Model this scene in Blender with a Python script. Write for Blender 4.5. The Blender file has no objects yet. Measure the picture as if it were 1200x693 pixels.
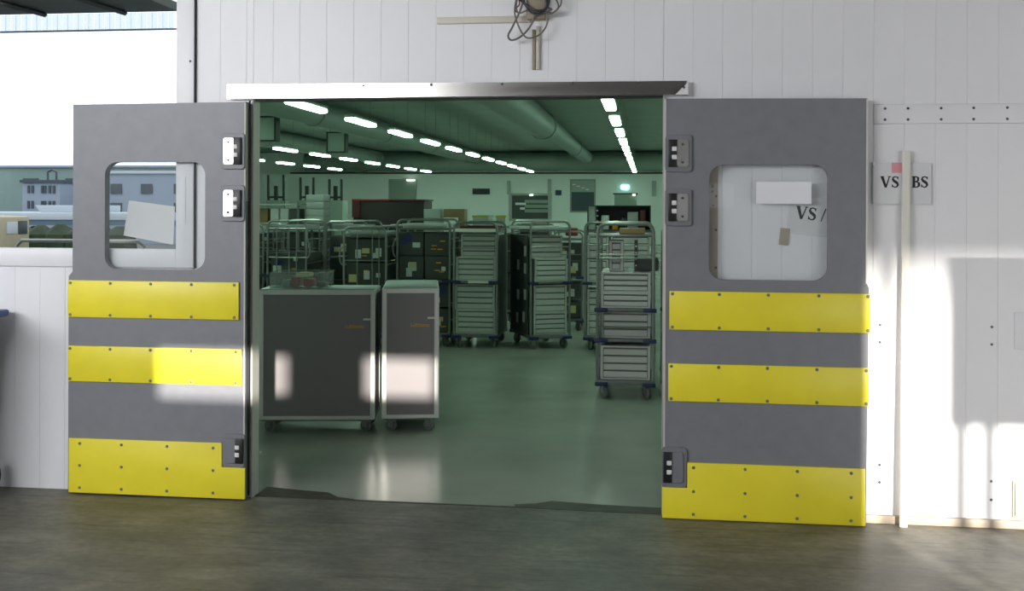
import bpy, bmesh, math, random
from mathutils import Vector, Matrix, Euler

random.seed(7)
scene = bpy.context.scene
COL = scene.collection

# ------------------------------------------------------------------ camera
cam_d = bpy.data.cameras.new('camera')
cam_d.sensor_width = 36.0
cam_d.sensor_fit = 'HORIZONTAL'
cam_d.lens = 36.0 * 1230.0 / 1200.0
cam_d.shift_y = -(346.5 - 240.06) / 1200.0
cam_d.clip_end = 500
cam = bpy.data.objects.new('camera', cam_d)
COL.objects.link(cam)
cam.matrix_world = (Matrix.Translation((0, -5.6715, 1.65)) @ Matrix.Rotation(0.1282, 4, 'Z')
                    @ Matrix.Rotation(math.radians(90), 4, 'X') @ Matrix.Rotation(0.0037, 4, 'Z'))
scene.camera = cam

# ------------------------------------------------------------------ world, sun, fill lamps, exposure
world = bpy.data.worlds.new('World'); scene.world = world
world.use_nodes = True
wb = world.node_tree.nodes['Background']
wb.inputs[0].default_value = (0.93, 0.97, 1.0, 1)
wb.inputs[1].default_value = 1.7

SUN_DIR = Vector((-0.30, 1.0, -0.165)).normalized()
sun_d = bpy.data.lights.new('sun', 'SUN'); sun_d.energy = 9.5
sun_d.angle = math.radians(0.8); sun_d.color = (1.0, 0.94, 0.85)
sun = bpy.data.objects.new('sun', sun_d); COL.objects.link(sun)
sun.rotation_euler = SUN_DIR.to_track_quat('-Z', 'Y').to_euler()
sun.location = (4, -14, 5)

def area(name, loc, target, sx, sy, power, col):
    d = bpy.data.lights.new(name, 'AREA'); d.shape = 'RECTANGLE'
    d.size = sx; d.size_y = sy; d.energy = power; d.color = col
    o = bpy.data.objects.new(name, d); COL.objects.link(o)
    o.location = loc
    o.rotation_euler = (Vector(target) - Vector(loc)).to_track_quat('-Z', 'Z').to_euler()
    return o
# area lamps added at the clerestory and loading gate to boost the sky light
area('clerestory_fill', (-5.3, -6.45, 3.02), (-5.3, 0, 2.7), 4.5, 1.4, 285, (0.95, 0.97, 1.0))
area('gate_fill', (4.6, -6.45, 1.15), (3.2, 0, 0.9), 3.0, 2.2, 60, (0.95, 0.98, 1.0))

scene.view_settings.view_transform = 'Standard'
scene.view_settings.look = 'None'
scene.view_settings.gamma = 1.0
scene.view_settings.exposure = 0.0
scene.view_settings.use_curve_mapping = False
scene.cycles.use_denoising = True
scene.cycles.max_bounces = 8

# ------------------------------------------------------------------ materials
MATS = {}
def nodes(name):
    m = bpy.data.materials.new(name); m.use_nodes = True
    nt = m.node_tree
    return m, nt, nt.nodes['Principled BSDF']

def mat(name, col, rough=0.5, metal=0.0, var=0.0, vscale=6.0, bump=0.0, bscale=40.0, stretch=(1, 1, 1),
        spec=None, rvar=0.0):
    if name in MATS: return MATS[name]
    m, nt, b = nodes(name)
    c = (*col, 1)
    b.inputs['Base Color'].default_value = c
    b.inputs['Roughness'].default_value = rough
    b.inputs['Metallic'].default_value = metal
    if spec is not None: b.inputs['Specular IOR Level'].default_value = spec
    if var or bump or rvar:
        tc = nt.nodes.new('ShaderNodeTexCoord'); mp = nt.nodes.new('ShaderNodeMapping')
        mp.inputs['Scale'].default_value = stretch
        nt.links.new(tc.outputs['Object'], mp.inputs['Vector'])
    if var or rvar:
        n = nt.nodes.new('ShaderNodeTexNoise'); n.inputs['Scale'].default_value = vscale
        n.inputs['Detail'].default_value = 6
        nt.links.new(mp.outputs[0], n.inputs['Vector'])
    if var:
        r = nt.nodes.new('ShaderNodeValToRGB')
        r.color_ramp.elements[0].position = 0.3; r.color_ramp.elements[1].position = 0.7
        r.color_ramp.elements[0].color = (*[x * (1 - var) for x in col], 1)
        r.color_ramp.elements[1].color = (*[min(1, x * (1 + var)) for x in col], 1)
        nt.links.new(n.outputs['Fac'], r.inputs[0]); nt.links.new(r.outputs[0], b.inputs['Base Color'])
    if rvar:
        mr = nt.nodes.new('ShaderNodeMapRange')
        mr.inputs[3].default_value = max(0.02, rough - rvar); mr.inputs[4].default_value = min(1, rough + rvar)
        nt.links.new(n.outputs['Fac'], mr.inputs[0]); nt.links.new(mr.outputs[0], b.inputs['Roughness'])
    if bump:
        n2 = nt.nodes.new('ShaderNodeTexNoise'); n2.inputs['Scale'].default_value = bscale
        n2.inputs['Detail'].default_value = 4
        nt.links.new(mp.outputs[0], n2.inputs['Vector'])
        bp = nt.nodes.new('ShaderNodeBump'); bp.inputs['Strength'].default_value = bump
        bp.inputs['Distance'].default_value = 0.01
        nt.links.new(n2.outputs['Fac'], bp.inputs['Height']); nt.links.new(bp.outputs[0], b.inputs['Normal'])
    MATS[name] = m
    return m

def emit(name, col, strength):
    m, nt, b = nodes(name)
    b.inputs['Base Color'].default_value = (*col, 1)
    b.inputs['Emission Color'].default_value = (*col, 1)
    b.inputs['Emission Strength'].default_value = strength
    MATS[name] = m
    return m

def glass(name, tint=(1, 1, 1), refl=1.0, milk=0.0):
    m = bpy.data.materials.new(name); m.use_nodes = True
    nt = m.node_tree; nt.nodes.clear()
    out = nt.nodes.new('ShaderNodeOutputMaterial')
    tr = nt.nodes.new('ShaderNodeBsdfTransparent'); tr.inputs[0].default_value = (*tint, 1)
    gl = nt.nodes.new('ShaderNodeBsdfGlossy'); gl.inputs['Roughness'].default_value = 0.02
    fr = nt.nodes.new('ShaderNodeFresnel'); fr.inputs[0].default_value = 1.45
    mx = nt.nodes.new('ShaderNodeMixShader')
    ge = nt.nodes.new('ShaderNodeNewGeometry')        # reflect only at the outer face of the pane
    sb = nt.nodes.new('ShaderNodeMath'); sb.operation = 'SUBTRACT'; sb.inputs[0].default_value = 1.0
    ml = nt.nodes.new('ShaderNodeMath'); ml.operation = 'MULTIPLY'
    nt.links.new(ge.outputs['Backfacing'], sb.inputs[1]); nt.links.new(sb.outputs[0], ml.inputs[0]); nt.links.new(fr.outputs[0], ml.inputs[1])
    nt.links.new(ml.outputs[0], mx.inputs[0]); nt.links.new(tr.outputs[0], mx.inputs[1]); nt.links.new(gl.outputs[0], mx.inputs[2])
    last = mx
    if milk:
        df = nt.nodes.new('ShaderNodeBsdfDiffuse'); df.inputs[0].default_value = (0.8, 0.82, 0.82, 1)
        m2 = nt.nodes.new('ShaderNodeMixShader'); m2.inputs[0].default_value = milk
        nt.links.new(mx.outputs[0], m2.inputs[1]); nt.links.new(df.outputs[0], m2.inputs[2]); last = m2
    nt.links.new(last.outputs[0], out.inputs[0])
    MATS[name] = m
    return m

# concrete of the outer hall: blotches, streaks and scuffs
def concrete():
    m, nt, b = nodes('hall_concrete')
    tc = nt.nodes.new('ShaderNodeTexCoord')
    def noise(scale, detail, stretch=(1, 1, 1), rot=0.0, rough=0.6):
        mp = nt.nodes.new('ShaderNodeMapping'); mp.inputs['Scale'].default_value = stretch
        mp.inputs['Rotation'].default_value = (0, 0, rot)
        nt.links.new(tc.outputs['Object'], mp.inputs['Vector'])
        n = nt.nodes.new('ShaderNodeTexNoise'); n.inputs['Scale'].default_value = scale
        n.inputs['Detail'].default_value = detail; n.inputs['Roughness'].default_value = rough
        nt.links.new(mp.outputs[0], n.inputs['Vector'])
        return n
    n1 = noise(1.1, 8); n2 = noise(3.2, 8, (0.8, 1.5, 1), 0.35); n3 = noise(60, 3); n4 = noise(3.0, 4, (0.6, 9, 1), -0.5)
    r1 = nt.nodes.new('ShaderNodeValToRGB')
    e = r1.color_ramp.elements
    e[0].position = 0.36; e[0].color = (0.105, 0.106, 0.092, 1)
    e[1].position = 0.64; e[1].color = (0.205, 0.195, 0.155, 1)
    nt.links.new(n1.outputs['Fac'], r1.inputs[0])
    r2 = nt.nodes.new('ShaderNodeValToRGB')
    r2.color_ramp.elements[0].position = 0.35; r2.color_ramp.elements[0].color = (0.72, 0.72, 0.72, 1)
    r2.color_ramp.elements[1].position = 0.7; r2.color_ramp.elements[1].color = (1.2, 1.2, 1.2, 1)
    nt.links.new(n2.outputs['Fac'], r2.inputs[0])
    mx = nt.nodes.new('ShaderNodeMixRGB'); mx.blend_type = 'MULTIPLY'; mx.inputs[0].default_value = 1
    nt.links.new(r1.outputs[0], mx.inputs[1]); nt.links.new(r2.outputs[0], mx.inputs[2])
    n5 = noise(16, 10, (1, 1.3, 1), 0.8, 0.7); n6 = noise(5, 5, (0.35, 5, 1), 0.6)
    for nn, lo, hi, p0, p1 in ((n5, 0.80, 1.18, 0.35, 0.68), (n6, 0.62, 1.08, 0.30, 0.45)):
        rr = nt.nodes.new('ShaderNodeValToRGB')
        rr.color_ramp.elements[0].position = p0; rr.color_ramp.elements[0].color = (lo, lo, lo, 1)
        rr.color_ramp.elements[1].position = p1; rr.color_ramp.elements[1].color = (hi, hi, hi, 1)
        nt.links.new(nn.outputs['Fac'], rr.inputs[0])
        m_ = nt.nodes.new('ShaderNodeMixRGB'); m_.blend_type = 'MULTIPLY'; m_.inputs[0].default_value = 1
        nt.links.new(mx.outputs[0], m_.inputs[1]); nt.links.new(rr.outputs[0], m_.inputs[2]); mx = m_
    r3 = nt.nodes.new('ShaderNodeValToRGB')          # pale scratches
    r3.color_ramp.elements[0].position = 0.70; r3.color_ramp.elements[0].color = (0, 0, 0, 1)
    r3.color_ramp.elements[1].position = 0.76; r3.color_ramp.elements[1].color = (0.6, 0.6, 0.6, 1)
    nt.links.new(n4.outputs['Fac'], r3.inputs[0])
    mx2 = nt.nodes.new('ShaderNodeMixRGB'); mx2.inputs[2].default_value = (0.36, 0.36, 0.31, 1)
    nt.links.new(r3.outputs[0], mx2.inputs[0]); nt.links.new(mx.outputs[0], mx2.inputs[1])
    nt.links.new(mx2.outputs[0], b.inputs['Base Color'])
    mr = nt.nodes.new('ShaderNodeMapRange'); mr.inputs[3].default_value = 0.38; mr.inputs[4].default_value = 0.62
    nt.links.new(n1.outputs['Fac'], mr.inputs[0]); nt.links.new(mr.outputs[0], b.inputs['Roughness'])
    bp = nt.nodes.new('ShaderNodeBump'); bp.inputs['Strength'].default_value = 0.12; bp.inputs['Distance'].default_value = 0.004
    nt.links.new(n3.outputs['Fac'], bp.inputs['Height']); nt.links.new(bp.outputs[0], b.inputs['Normal'])
    b.inputs['Specular IOR Level'].default_value = 0.3
    MATS['hall_concrete'] = m
    return m
concrete()
def sheet(name, col):
    m = bpy.data.materials.new(name); m.use_nodes = True; nt = m.node_tree; nt.nodes.clear()
    out = nt.nodes.new('ShaderNodeOutputMaterial'); a = nt.nodes.new('ShaderNodeBsdfTranslucent'); b = nt.nodes.new('ShaderNodeBsdfDiffuse')
    a.inputs[0].default_value = (*col, 1); b.inputs[0].default_value = (*col, 1)
    mx = nt.nodes.new('ShaderNodeMixShader'); mx.inputs[0].default_value = 0.3
    nt.links.new(a.outputs[0], mx.inputs[1]); nt.links.new(b.outputs[0], mx.inputs[2])
    t = nt.nodes.new('ShaderNodeBsdfTransparent'); t.inputs[0].default_value = (0.86, 0.89, 0.95, 1)
    m2 = nt.nodes.new('ShaderNodeMixShader'); m2.inputs[0].default_value = 0.80
    nt.links.new(mx.outputs[0], m2.inputs[1]); nt.links.new(t.outputs[0], m2.inputs[2]); nt.links.new(m2.outputs[0], out.inputs[0])
    MATS[name] = m
sheet('fascia_white', (0.80, 0.84, 0.92))
mat('wall_white', (0.85, 0.845, 0.865), 0.42, var=0.02, vscale=3)
mat('wall_core', (0.55, 0.55, 0.56), 0.6)
mat('trim_beige', (0.42, 0.35, 0.27), 0.5)
mat('steel', (0.62, 0.60, 0.57), 0.22, 1.0, rvar=0.06, vscale=8, stretch=(0.2, 1, 6))
mat('jamb_grey', (0.55, 0.53, 0.48), 0.5)
mat('bright_steel', (0.78, 0.77, 0.75), 0.30, 1.0, rvar=0.06, vscale=15)
mat('door_grey', (0.215, 0.219, 0.240), 0.42, var=0.05, vscale=14, bump=0.03, bscale=400)
mat('housing_grey', (0.20, 0.204, 0.22), 0.42)
mat('bumper_yellow', (0.90, 0.77, 0.035), 0.38, var=0.03, vscale=7)
mat('black_plastic', (0.012, 0.012, 0.013), 0.4)
mat('rubber', (0.02, 0.02, 0.021), 0.7)
mat('white_plastic', (0.8, 0.8, 0.78), 0.4)
mat('screw', (0.20, 0.20, 0.18), 0.5, 0.3)
mat('screw_dark', (0.10, 0.10, 0.11), 0.4, 0.7)
mat('paper', (0.74, 0.74, 0.75), 0.7, var=0.02)
mat('paper_white', (0.86, 0.87, 0.90), 0.7)
mat('ink', (0.015, 0.015, 0.018), 0.6)
mat('pink', (0.75, 0.33, 0.36), 0.7)
mat('cream', (0.84, 0.81, 0.72), 0.5, var=0.04, vscale=5, stretch=(1, 1, 0.2))
mat('conduit', (0.66, 0.61, 0.51), 0.5)
mat('conduit_brown', (0.33, 0.28, 0.20), 0.6)
mat('cable_grey', (0.16, 0.14, 0.12), 0.5)
mat('cable_dark', (0.03, 0.03, 0.045), 0.5)
mat('cable_red', (0.16, 0.03, 0.03), 0.5)
mat('floor_green', (0.34, 0.355, 0.305), 0.22, var=0.10, vscale=1.3, rvar=0.07, bump=0.015, bscale=5)
mat('patch_dark', (0.055, 0.05, 0.036), 0.6, var=0.35, vscale=9)
mat('room_wall', (0.82, 0.86, 0.83), 0.6)
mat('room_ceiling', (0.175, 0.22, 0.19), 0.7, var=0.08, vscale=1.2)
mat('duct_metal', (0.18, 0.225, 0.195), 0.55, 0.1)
mat('dark_frame', (0.02, 0.025, 0.022), 0.5)
mat('panel_green', (0.30, 0.36, 0.31), 0.6)
mat('galley_dark', (0.21, 0.19, 0.195), 0.38)
mat('galley_alu', (0.70, 0.68, 0.65), 0.40, 0.35)
mat('galley_top', (0.34, 0.40, 0.37), 0.4, 0.2)
mat('orange', (0.85, 0.38, 0.02), 0.5)
mat('tube_steel', (0.30, 0.31, 0.29), 0.33, 0.7)
mat('deck_grey', (0.16, 0.165, 0.16), 0.5, 0.3)
mat('buffer_blue', (0.012, 0.022, 0.085), 0.5)
mat('wheel_grey', (0.15, 0.155, 0.15), 0.5)
mat('box_alu', (0.55, 0.55, 0.52), 0.45, 0.2, var=0.06, vscale=5)
mat('box_rib', (0.13, 0.135, 0.125), 0.6)
mat('unit_dark', (0.065, 0.068, 0.062), 0.5, var=0.1, vscale=4)
mat('sticker', (0.62, 0.63, 0.60), 0.6)
mat('sticker_yellow', (0.62, 0.55, 0.25), 0.6)
mat('sticker_blue', (0.03, 0.04, 0.13), 0.6)
mat('crate_grey', (0.40, 0.43, 0.41), 0.5)
mat('crate_dark', (0.06, 0.065, 0.06), 0.5)
mat('counter_black', (0.022, 0.012, 0.012), 0.6)
mat('red', (0.32, 0.02, 0.025), 0.45)
mat('dark_red', (0.10, 0.012, 0.015), 0.5)
mat('cardboard', (0.26, 0.18, 0.075), 0.7)
mat('yellow_tray', (0.50, 0.48, 0.03), 0.5)
mat('bin_blue', (0.01, 0.05, 0.22), 0.4)
mat('bin_grey', (0.035, 0.037, 0.04), 0.5)
mat('yard_ground', (0.16, 0.16, 0.15), 0.8)
mat('canopy_dark', (0.05, 0.065, 0.055), 0.7)
mat('canopy_beam', (0.02, 0.024, 0.022), 0.7)

mat('facade_pale', (0.21, 0.30, 0.29), 0.7, var=0.1, vscale=0.4)
mat('house_blue', (0.30, 0.36, 0.46), 0.7)
mat('facade_dark', (0.05, 0.07, 0.09), 0.4)
mat('hedge', (0.03, 0.05, 0.025), 0.9, var=0.4, vscale=3)
mat('trailer_white', (0.52, 0.58, 0.66), 0.6)
mat('trailer_blue', (0.10, 0.16, 0.22), 0.6)
mat('truck_beige', (0.42, 0.37, 0.26), 0.6)
mat('hall_roof', (0.30, 0.31, 0.31), 0.8)
mat('gate_grey', (0.12, 0.12, 0.118), 0.6)
emit('tube_light', (0.64, 1.0, 0.77), 21.0)
emit('exit_light', (0.45, 1.0, 0.90), 3.0)
emit('lamp_small', (0.85, 1.0, 0.85), 2.0)
glass('door_glass', (0.97, 0.98, 0.98), milk=0.03)
glass('window_glass', (0.96, 0.98, 0.98))
glass('clear_plastic', (0.88, 0.93, 0.90), milk=0.10)

# ------------------------------------------------------------------ mesh helpers
class MB:
    def __init__(self): self.v = []; self.f = []
    def _add(self, vs, fs):
        o = len(self.v); self.v += [tuple(p) for p in vs]; self.f += [tuple(i + o for i in f) for f in fs]
        return self
    def box(self, x0, x1, y0, y1, z0, z1):
        return self._add([(x0, y0, z0), (x1, y0, z0), (x1, y1, z0), (x0, y1, z0), (x0, y0, z1), (x1, y0, z1), (x1, y1, z1), (x0, y1, z1)],
                         [(3, 2, 1, 0), (4, 5, 6, 7), (0, 1, 5, 4), (1, 2, 6, 5), (2, 3, 7, 6), (3, 0, 4, 7)])
    def prism(self, poly, y0, y1):                       # polygon in xz (any order), extruded along y
        a = sum(poly[i][0] * poly[(i + 1) % len(poly)][1] - poly[(i + 1) % len(poly)][0] * poly[i][1] for i in range(len(poly)))
        if a < 0: poly = poly[::-1]
        n = len(poly)
        vs = [(x, y0, z) for x, z in poly] + [(x, y1, z) for x, z in poly]
        fs = [tuple(range(n)), tuple(range(2 * n - 1, n - 1, -1))]
        fs += [(i + n, (i + 1) % n + n, (i + 1) % n, i)[::1] for i in range(n)]
        return self._add(vs, fs)
    def tube(self, pts, r, n=10, cap=True, closed=False):
        pts = [Vector(p) for p in pts]
        rs = r if isinstance(r, (list, tuple)) else [r] * len(pts)
        rings = []; up = None; m = len(pts)
        for i, p in enumerate(pts):
            if closed: t = (pts[(i + 1) % m] - pts[i - 1]).normalized()
            elif i == 0: t = (pts[1] - p).normalized()
            elif i == m - 1: t = (p - pts[i - 1]).normalized()
            else: t = ((pts[i + 1] - p).normalized() + (p - pts[i - 1]).normalized()).normalized()
            if up is None:
                up = Vector((0, 0, 1)) if abs(t.z) < 0.9 else Vector((1, 0, 0))
            a = t.cross(up).normalized(); bb = a.cross(t).normalized(); up = bb
            rings.append([p + (a * math.cos(2 * math.pi * k / n) + bb * math.sin(2 * math.pi * k / n)) * rs[i] for k in range(n)])
        vs = [q for ring in rings for q in ring]; fs = []
        for i in range(m if closed else m - 1):
            j = (i + 1) % m
            for k in range(n):
                fs.append((i * n + k, i * n + (k + 1) % n, j * n + (k + 1) % n, j * n + k)[::-1])
        if cap and not closed:
            fs.append(tuple(range(n))); fs.append(tuple(range((m - 1) * n, m * n))[::-1])
        return self._add(vs, fs)
    def cyl(self, a, b, r, n=16): return self.tube([a, b], r, n)
    def lathe(self, prof, origin, axis='y', n=20):       # prof: (radius, along)
        vs = []; fs = []; m = len(prof)
        for r, t in prof:
            for k in range(n):
                c, s = r * math.cos(2 * math.pi * k / n), r * math.sin(2 * math.pi * k / n)
                p = {'y': (c, t, s), 'x': (t, c, s), 'z': (c, s, t)}[axis]
                vs.append((p[0] + origin[0], p[1] + origin[1], p[2] + origin[2]))
        for i in range(m - 1):
            for k in range(n):
                fs.append((i * n + k, i * n + (k + 1) % n, (i + 1) * n + (k + 1) % n, (i + 1) * n + k))
        fs.append(tuple(range(n))); fs.append(tuple(range((m - 1) * n, m * n)))
        return self._add(vs, fs)
    def mesh(self, name, material, smooth=None, bevel=0.0, seg=2):
        me = bpy.data.meshes.new(name); me.from_pydata(self.v, [], self.f); me.update()
        bm = bmesh.new(); bm.from_mesh(me)
        if bevel:
            bmesh.ops.bevel(bm, geom=[e for e in bm.edges if len(e.link_faces) == 2 and e.calc_face_angle(0) > 0.6],
                            offset=bevel, segments=seg, affect='EDGES', profile=0.5, clamp_overlap=True)
        bmesh.ops.recalc_face_normals(bm, faces=bm.faces)
        bm.to_mesh(me); bm.free()
        me.materials.append(MATS[material] if isinstance(material, str) else material)
        if smooth is None: smooth = bool(bevel)
        if smooth:
            me.polygons.foreach_set('use_smooth', [True] * len(me.polygons))
            try: me.set_sharp_from_angle(angle=math.radians(35))
            except Exception: pass
        return me
    def build(self, name, material, parent=None, loc=(0, 0, 0), smooth=None, bevel=0.0, seg=2):
        return place(self.mesh(name, material, smooth, bevel, seg), name, parent, loc)

def place(me, name, parent=None, loc=(0, 0, 0), rot=(0, 0, 0)):
    o = bpy.data.objects.new(name, me); COL.objects.link(o)
    o.location = loc; o.rotation_euler = rot
    if parent is not None: o.parent = parent
    return o
def tag(o, label=None, cat=None, group=None, kind=None):
    if label: o['label'] = label
    if cat: o['category'] = cat
    if group: o['group'] = group
    if kind: o['kind'] = kind
    return o
def thing(name, label, cat, loc=(0, 0, 0), rz=0.0, group=None, kind=None):
    o = bpy.data.objects.new(name, None); COL.objects.link(o); o.empty_display_size = 0.1
    o.location = loc; o.rotation_euler = (0, 0, rz)
    return tag(o, label, cat, group, kind)
def struct(o, label=None):
    return tag(o, label, None, None, 'structure')
def copy_tree(o, parent=None):
    c = o.copy(); COL.objects.link(c)
    c.parent = parent
    for ch in list(o.children): copy_tree(ch, c)
    return c
def rrect(x0, x1, z0, z1, r, n=6):
    pts = []
    for cx, cz, a0 in ((x1 - r, z1 - r, 0), (x0 + r, z1 - r, 90), (x0 + r, z0 + r, 180), (x1 - r, z0 + r, 270)):
        for k in range(n + 1):
            a = math.radians(a0 + 90 * k / n); pts.append((cx + r * math.cos(a), cz + r * math.sin(a)))
    return pts
def plate_with_hole(name, outer, inner, y0, y1, material, parent=None, bevel=0.0):
    bm = bmesh.new(); edges = []
    for loop in (outer, inner):
        vs = [bm.verts.new((x, y0, z)) for x, z in loop]
        edges += [bm.edges.new((vs[i], vs[(i + 1) % len(vs)])) for i in range(len(vs))]
    bmesh.ops.triangle_fill(bm, edges=edges, use_beauty=True)
    ex = bmesh.ops.extrude_face_region(bm, geom=list(bm.faces))
    bmesh.ops.translate(bm, vec=(0, y1 - y0, 0), verts=[g for g in ex['geom'] if isinstance(g, bmesh.types.BMVert)])
    bmesh.ops.recalc_face_normals(bm, faces=bm.faces)
    me = bpy.data.meshes.new(name); bm.to_mesh(me); bm.free()
    me.materials.append(MATS[material])
    return place(me, name, parent)
def text_mesh(name, body, size, material, parent, loc, shear=0.0):      # letters standing in the xz plane, facing -y
    cu = bpy.data.curves.new(name, 'FONT'); cu.body = body; cu.size = size; cu.extrude = 0.0006; cu.shear = shear
    cu.align_x = 'LEFT'
    tmp = bpy.data.objects.new(name + '_tmp', cu); COL.objects.link(tmp)
    bpy.context.view_layer.update()
    me = bpy.data.meshes.new_from_object(tmp.evaluated_get(bpy.context.evaluated_depsgraph_get()))
    bpy.data.objects.remove(tmp); bpy.data.curves.remove(cu)
    me.materials.clear(); me.materials.append(MATS[material])
    return place(me, name, parent, loc, (math.radians(90), 0, 0))

SCREW = MB().lathe([(0.0085, 0), (0.0085, -0.002), (0.005, -0.0035)], (0, 0, 0), 'y', 10).mesh('screw', 'screw')
SCREW_S = MB().lathe([(0.007, 0), (0.007, -0.002), (0.004, -0.0035)], (0, 0, 0), 'y', 8).mesh('screw', 'screw_dark')

# ------------------------------------------------------------------ the setting: outer hall
OX0, OX1, OZ = -2.200, 0.085, 2.235         # door opening
WX, WZ0, WZ1 = -2.544, 1.284, 3.45          # window outer edge: right side, sill, head
WXL = -5.60
T = 0.08
HALL_L, HALL_R, HALL_B, HALL_H = -7.9, 6.4, -6.6, 5.0

struct(MB().box(HALL_L - .1, HALL_R + .1, -9.5, 0.02, -0.15, 0.0).build('floor', 'hall_concrete'), 'scuffed grey brown concrete floor of the outer hall')
wall = struct(MB()
    .box(HALL_L, WXL, 0.014, T, 0, HALL_H)
    .box(WXL, WX, 0.014, T, 0, WZ0).box(WXL, WX, 0.014, T, WZ1, HALL_H)
    .box(WX, OX0, 0.014, T, 0, HALL_H)
    .box(OX0, OX1, 0.014, T, OZ, HALL_H)
    .box(OX1, HALL_R, 0.014, T, 0, HALL_H).build('wall_front', 'wall_core'), 'white ribbed panel wall around the double doorway')

# cladding boards, one object each
PITCH = 0.155
JOINT = 1.169
_bc = {}
def board(x0, x1, z0, z1):
    if x1 - x0 < 0.01 or z1 - z0 < 0.02: return
    key = (round(x1 - x0, 3), round(z1 - z0, 3))
    if key not in _bc:
        g = 0.0003; w, h = key
        _bc[key] = MB().prism([(g, 0), (w - g, 0), (w - g, h), (g, h)], 0.0, 0.014).mesh('board', 'wall_white', bevel=0.0012, seg=1, smooth=False)
    place(_bc[key], 'board', wall, (x0, 0, z0))
k0 = int(math.floor((HALL_L - JOINT) / PITCH)); k1 = int(math.ceil((HALL_R - JOINT) / PITCH))
for k in range(k0, k1):
    a = max(HALL_L, JOINT + k * PITCH); b = min(HALL_R, JOINT + (k + 1) * PITCH)
    if b < -4.3 or a > 3.0:
        continue
    cuts = [a] + [c for c in (WX, OX0, OX1) if a < c < b] + [b]
    for p, q in zip(cuts[:-1], cuts[1:]):
        m = (p + q) / 2
        if m < WX: board(p, q, 0.0, WZ0); board(p, q, WZ1, HALL_H)
        elif OX0 < m < OX1: board(p, q, OZ, HALL_H)
        elif m > JOINT - 0.001:
            board(p, q, 0.0, 2.078); board(p, q, 2.18, HALL_H)
        else: board(p, q, 0.0, HALL_H)
# plain sheets where the wall leaves the picture
MB().box(HALL_L, JOINT + math.ceil((-4.3 - JOINT) / PITCH - 1) * PITCH, 0.0, 0.014, 0, WZ0).build('sheet', 'wall_white', wall)
MB().box(JOINT + math.ceil((3.0 - JOINT) / PITCH) * PITCH, HALL_R, 0.0, 0.014, 0, HALL_H).build('sheet', 'wall_white', wall)
# horizontal joint strip with screws
st = MB().box(JOINT, 3.3, -0.006, 0.0135, 2.079, 2.179).build('joint_strip', 'wall_white', wall, bevel=0.002)
for i, x in enumerate((1.225, 1.34, 1.505, 1.665, 1.83, 1.99, 2.15, 2.31)):
    for z in (2.10, 2.158): place(SCREW_S, 'screw', st, (x, -0.0062, z))
# two small cover plates at the right
for (x0, x1, z0, z1) in ((1.868, 2.06, 0.916, 1.108),):
    c = MB().box(x0, x1, -0.008, 0, z0, z1).build('cover_plate', 'wall_white', wall, bevel=0.003)
for x, z in ((1.205, 1.03), (1.205, 0.94), (1.205, 0.30), (1.205, 0.21), (1.76, 1.03), (1.76, 0.94), (1.76, 0.235), (1.76, 0.14)):
    place(SCREW_S, 'screw', wall, (x, -0.0002, z))
struct(MB().box(OX1 + 0.06, 3.3, -0.022, -0.0005, 0, 0.042).build('baseboard_right', 'trim_beige', bevel=0.003), 'beige skirting along the foot of the white wall')
# wall vent box at right edge, low
v = thing('wall_box', 'white flat service box with dark rim low on the wall', 'service box', (1.862, 0, 0.055))
MB().prism([(0, 0), (0.26, 0), (0.26, 0.19), (0, 0.19)], -0.012, -0.0005).build('frame', 'trim_beige', v, bevel=0.002)
ld = MB().box(0.012, 0.248, -0.022, -0.012, 0.012, 0.178).build('lid', 'white_plastic', v, bevel=0.003)
for z in (0.06, 0.13): place(SCREW, 'screw', ld, (0.06, -0.022, z))

# hall shell behind the camera
struct(MB().box(HALL_L, HALL_R, HALL_B, T, HALL_H, HALL_H + .1).build('ceiling', 'hall_roof'), 'grey roof of the outer hall')
struct(MB().box(HALL_L - .1, HALL_L, HALL_B, T, 0, HALL_H).build('wall_left', 'wall_white'), 'white side wall of the outer hall')
struct(MB().box(HALL_R, HALL_R + .1, HALL_B, T, 0, HALL_H).build('wall_right', 'wall_white'), 'white end wall of the outer hall')
GB = HALL_B + 0.1      # -6.5 inner face
GL0, GL1, GL_SILL, GLZ = -7.6, -2.95, 2.3, 3.75     # clerestory opening on the left
GR0, GR1, GRZ = 3.06, 6.1, 3.6             # open gate on the right
CG0, CG1, CGZ = -2.35, 1.75, 3.3            # closed sectional gate between them
struct(MB().box(HALL_L, GL0, HALL_B, GB, 0, HALL_H).box(GL0, GL1, HALL_B, GB, 0, GL_SILL).box(GL0, GL1, HALL_B, GB, GLZ, HALL_H).box(GL1, CG0, HALL_B, GB, 0, HALL_H)
       .box(CG0, CG1, HALL_B, GB, CGZ, HALL_H).box(CG1, GR0, HALL_B, GB, 0, HALL_H).box(GR0, GR1, HALL_B, GB, GRZ, HALL_H)
       .box(GR1, HALL_R, HALL_B, GB, 0, HALL_H).build('wall_back', 'gate_grey'), 'grey rear wall of the hall with loading gates')
gate = thing('door_3', 'closed grey sectional gate with a row of small panes', None, (0, 0, 0), kind='structure')
PZ0, PZ1 = 1.625, 1.898
panes = [(-0.78, -0.115), (0.457, 0.975)]
gm = MB().box(CG0, CG1, GB - .07, GB - .03, 0, PZ0).box(CG0, CG1, GB - .07, GB - .03, PZ1, CGZ)
xs = [CG0] + [c for p in panes for c in p] + [CG1]
for i in range(0, len(xs), 2): gm.box(xs[i], xs[i + 1], GB - .07, GB - .03, PZ0, PZ1)
gm.build('gate_leaf', 'gate_grey', gate)
struct(MB().box(3.18, 3.22, GB - .06, GB - .02, 0, GRZ).build('trim_4', 'steel'), 'steel guide post standing in the open loading gate')
nb = thing('notice_board', 'dark notice board on two posts in the open gate', 'notice board', (3.60, -6.0, 0))
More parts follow.
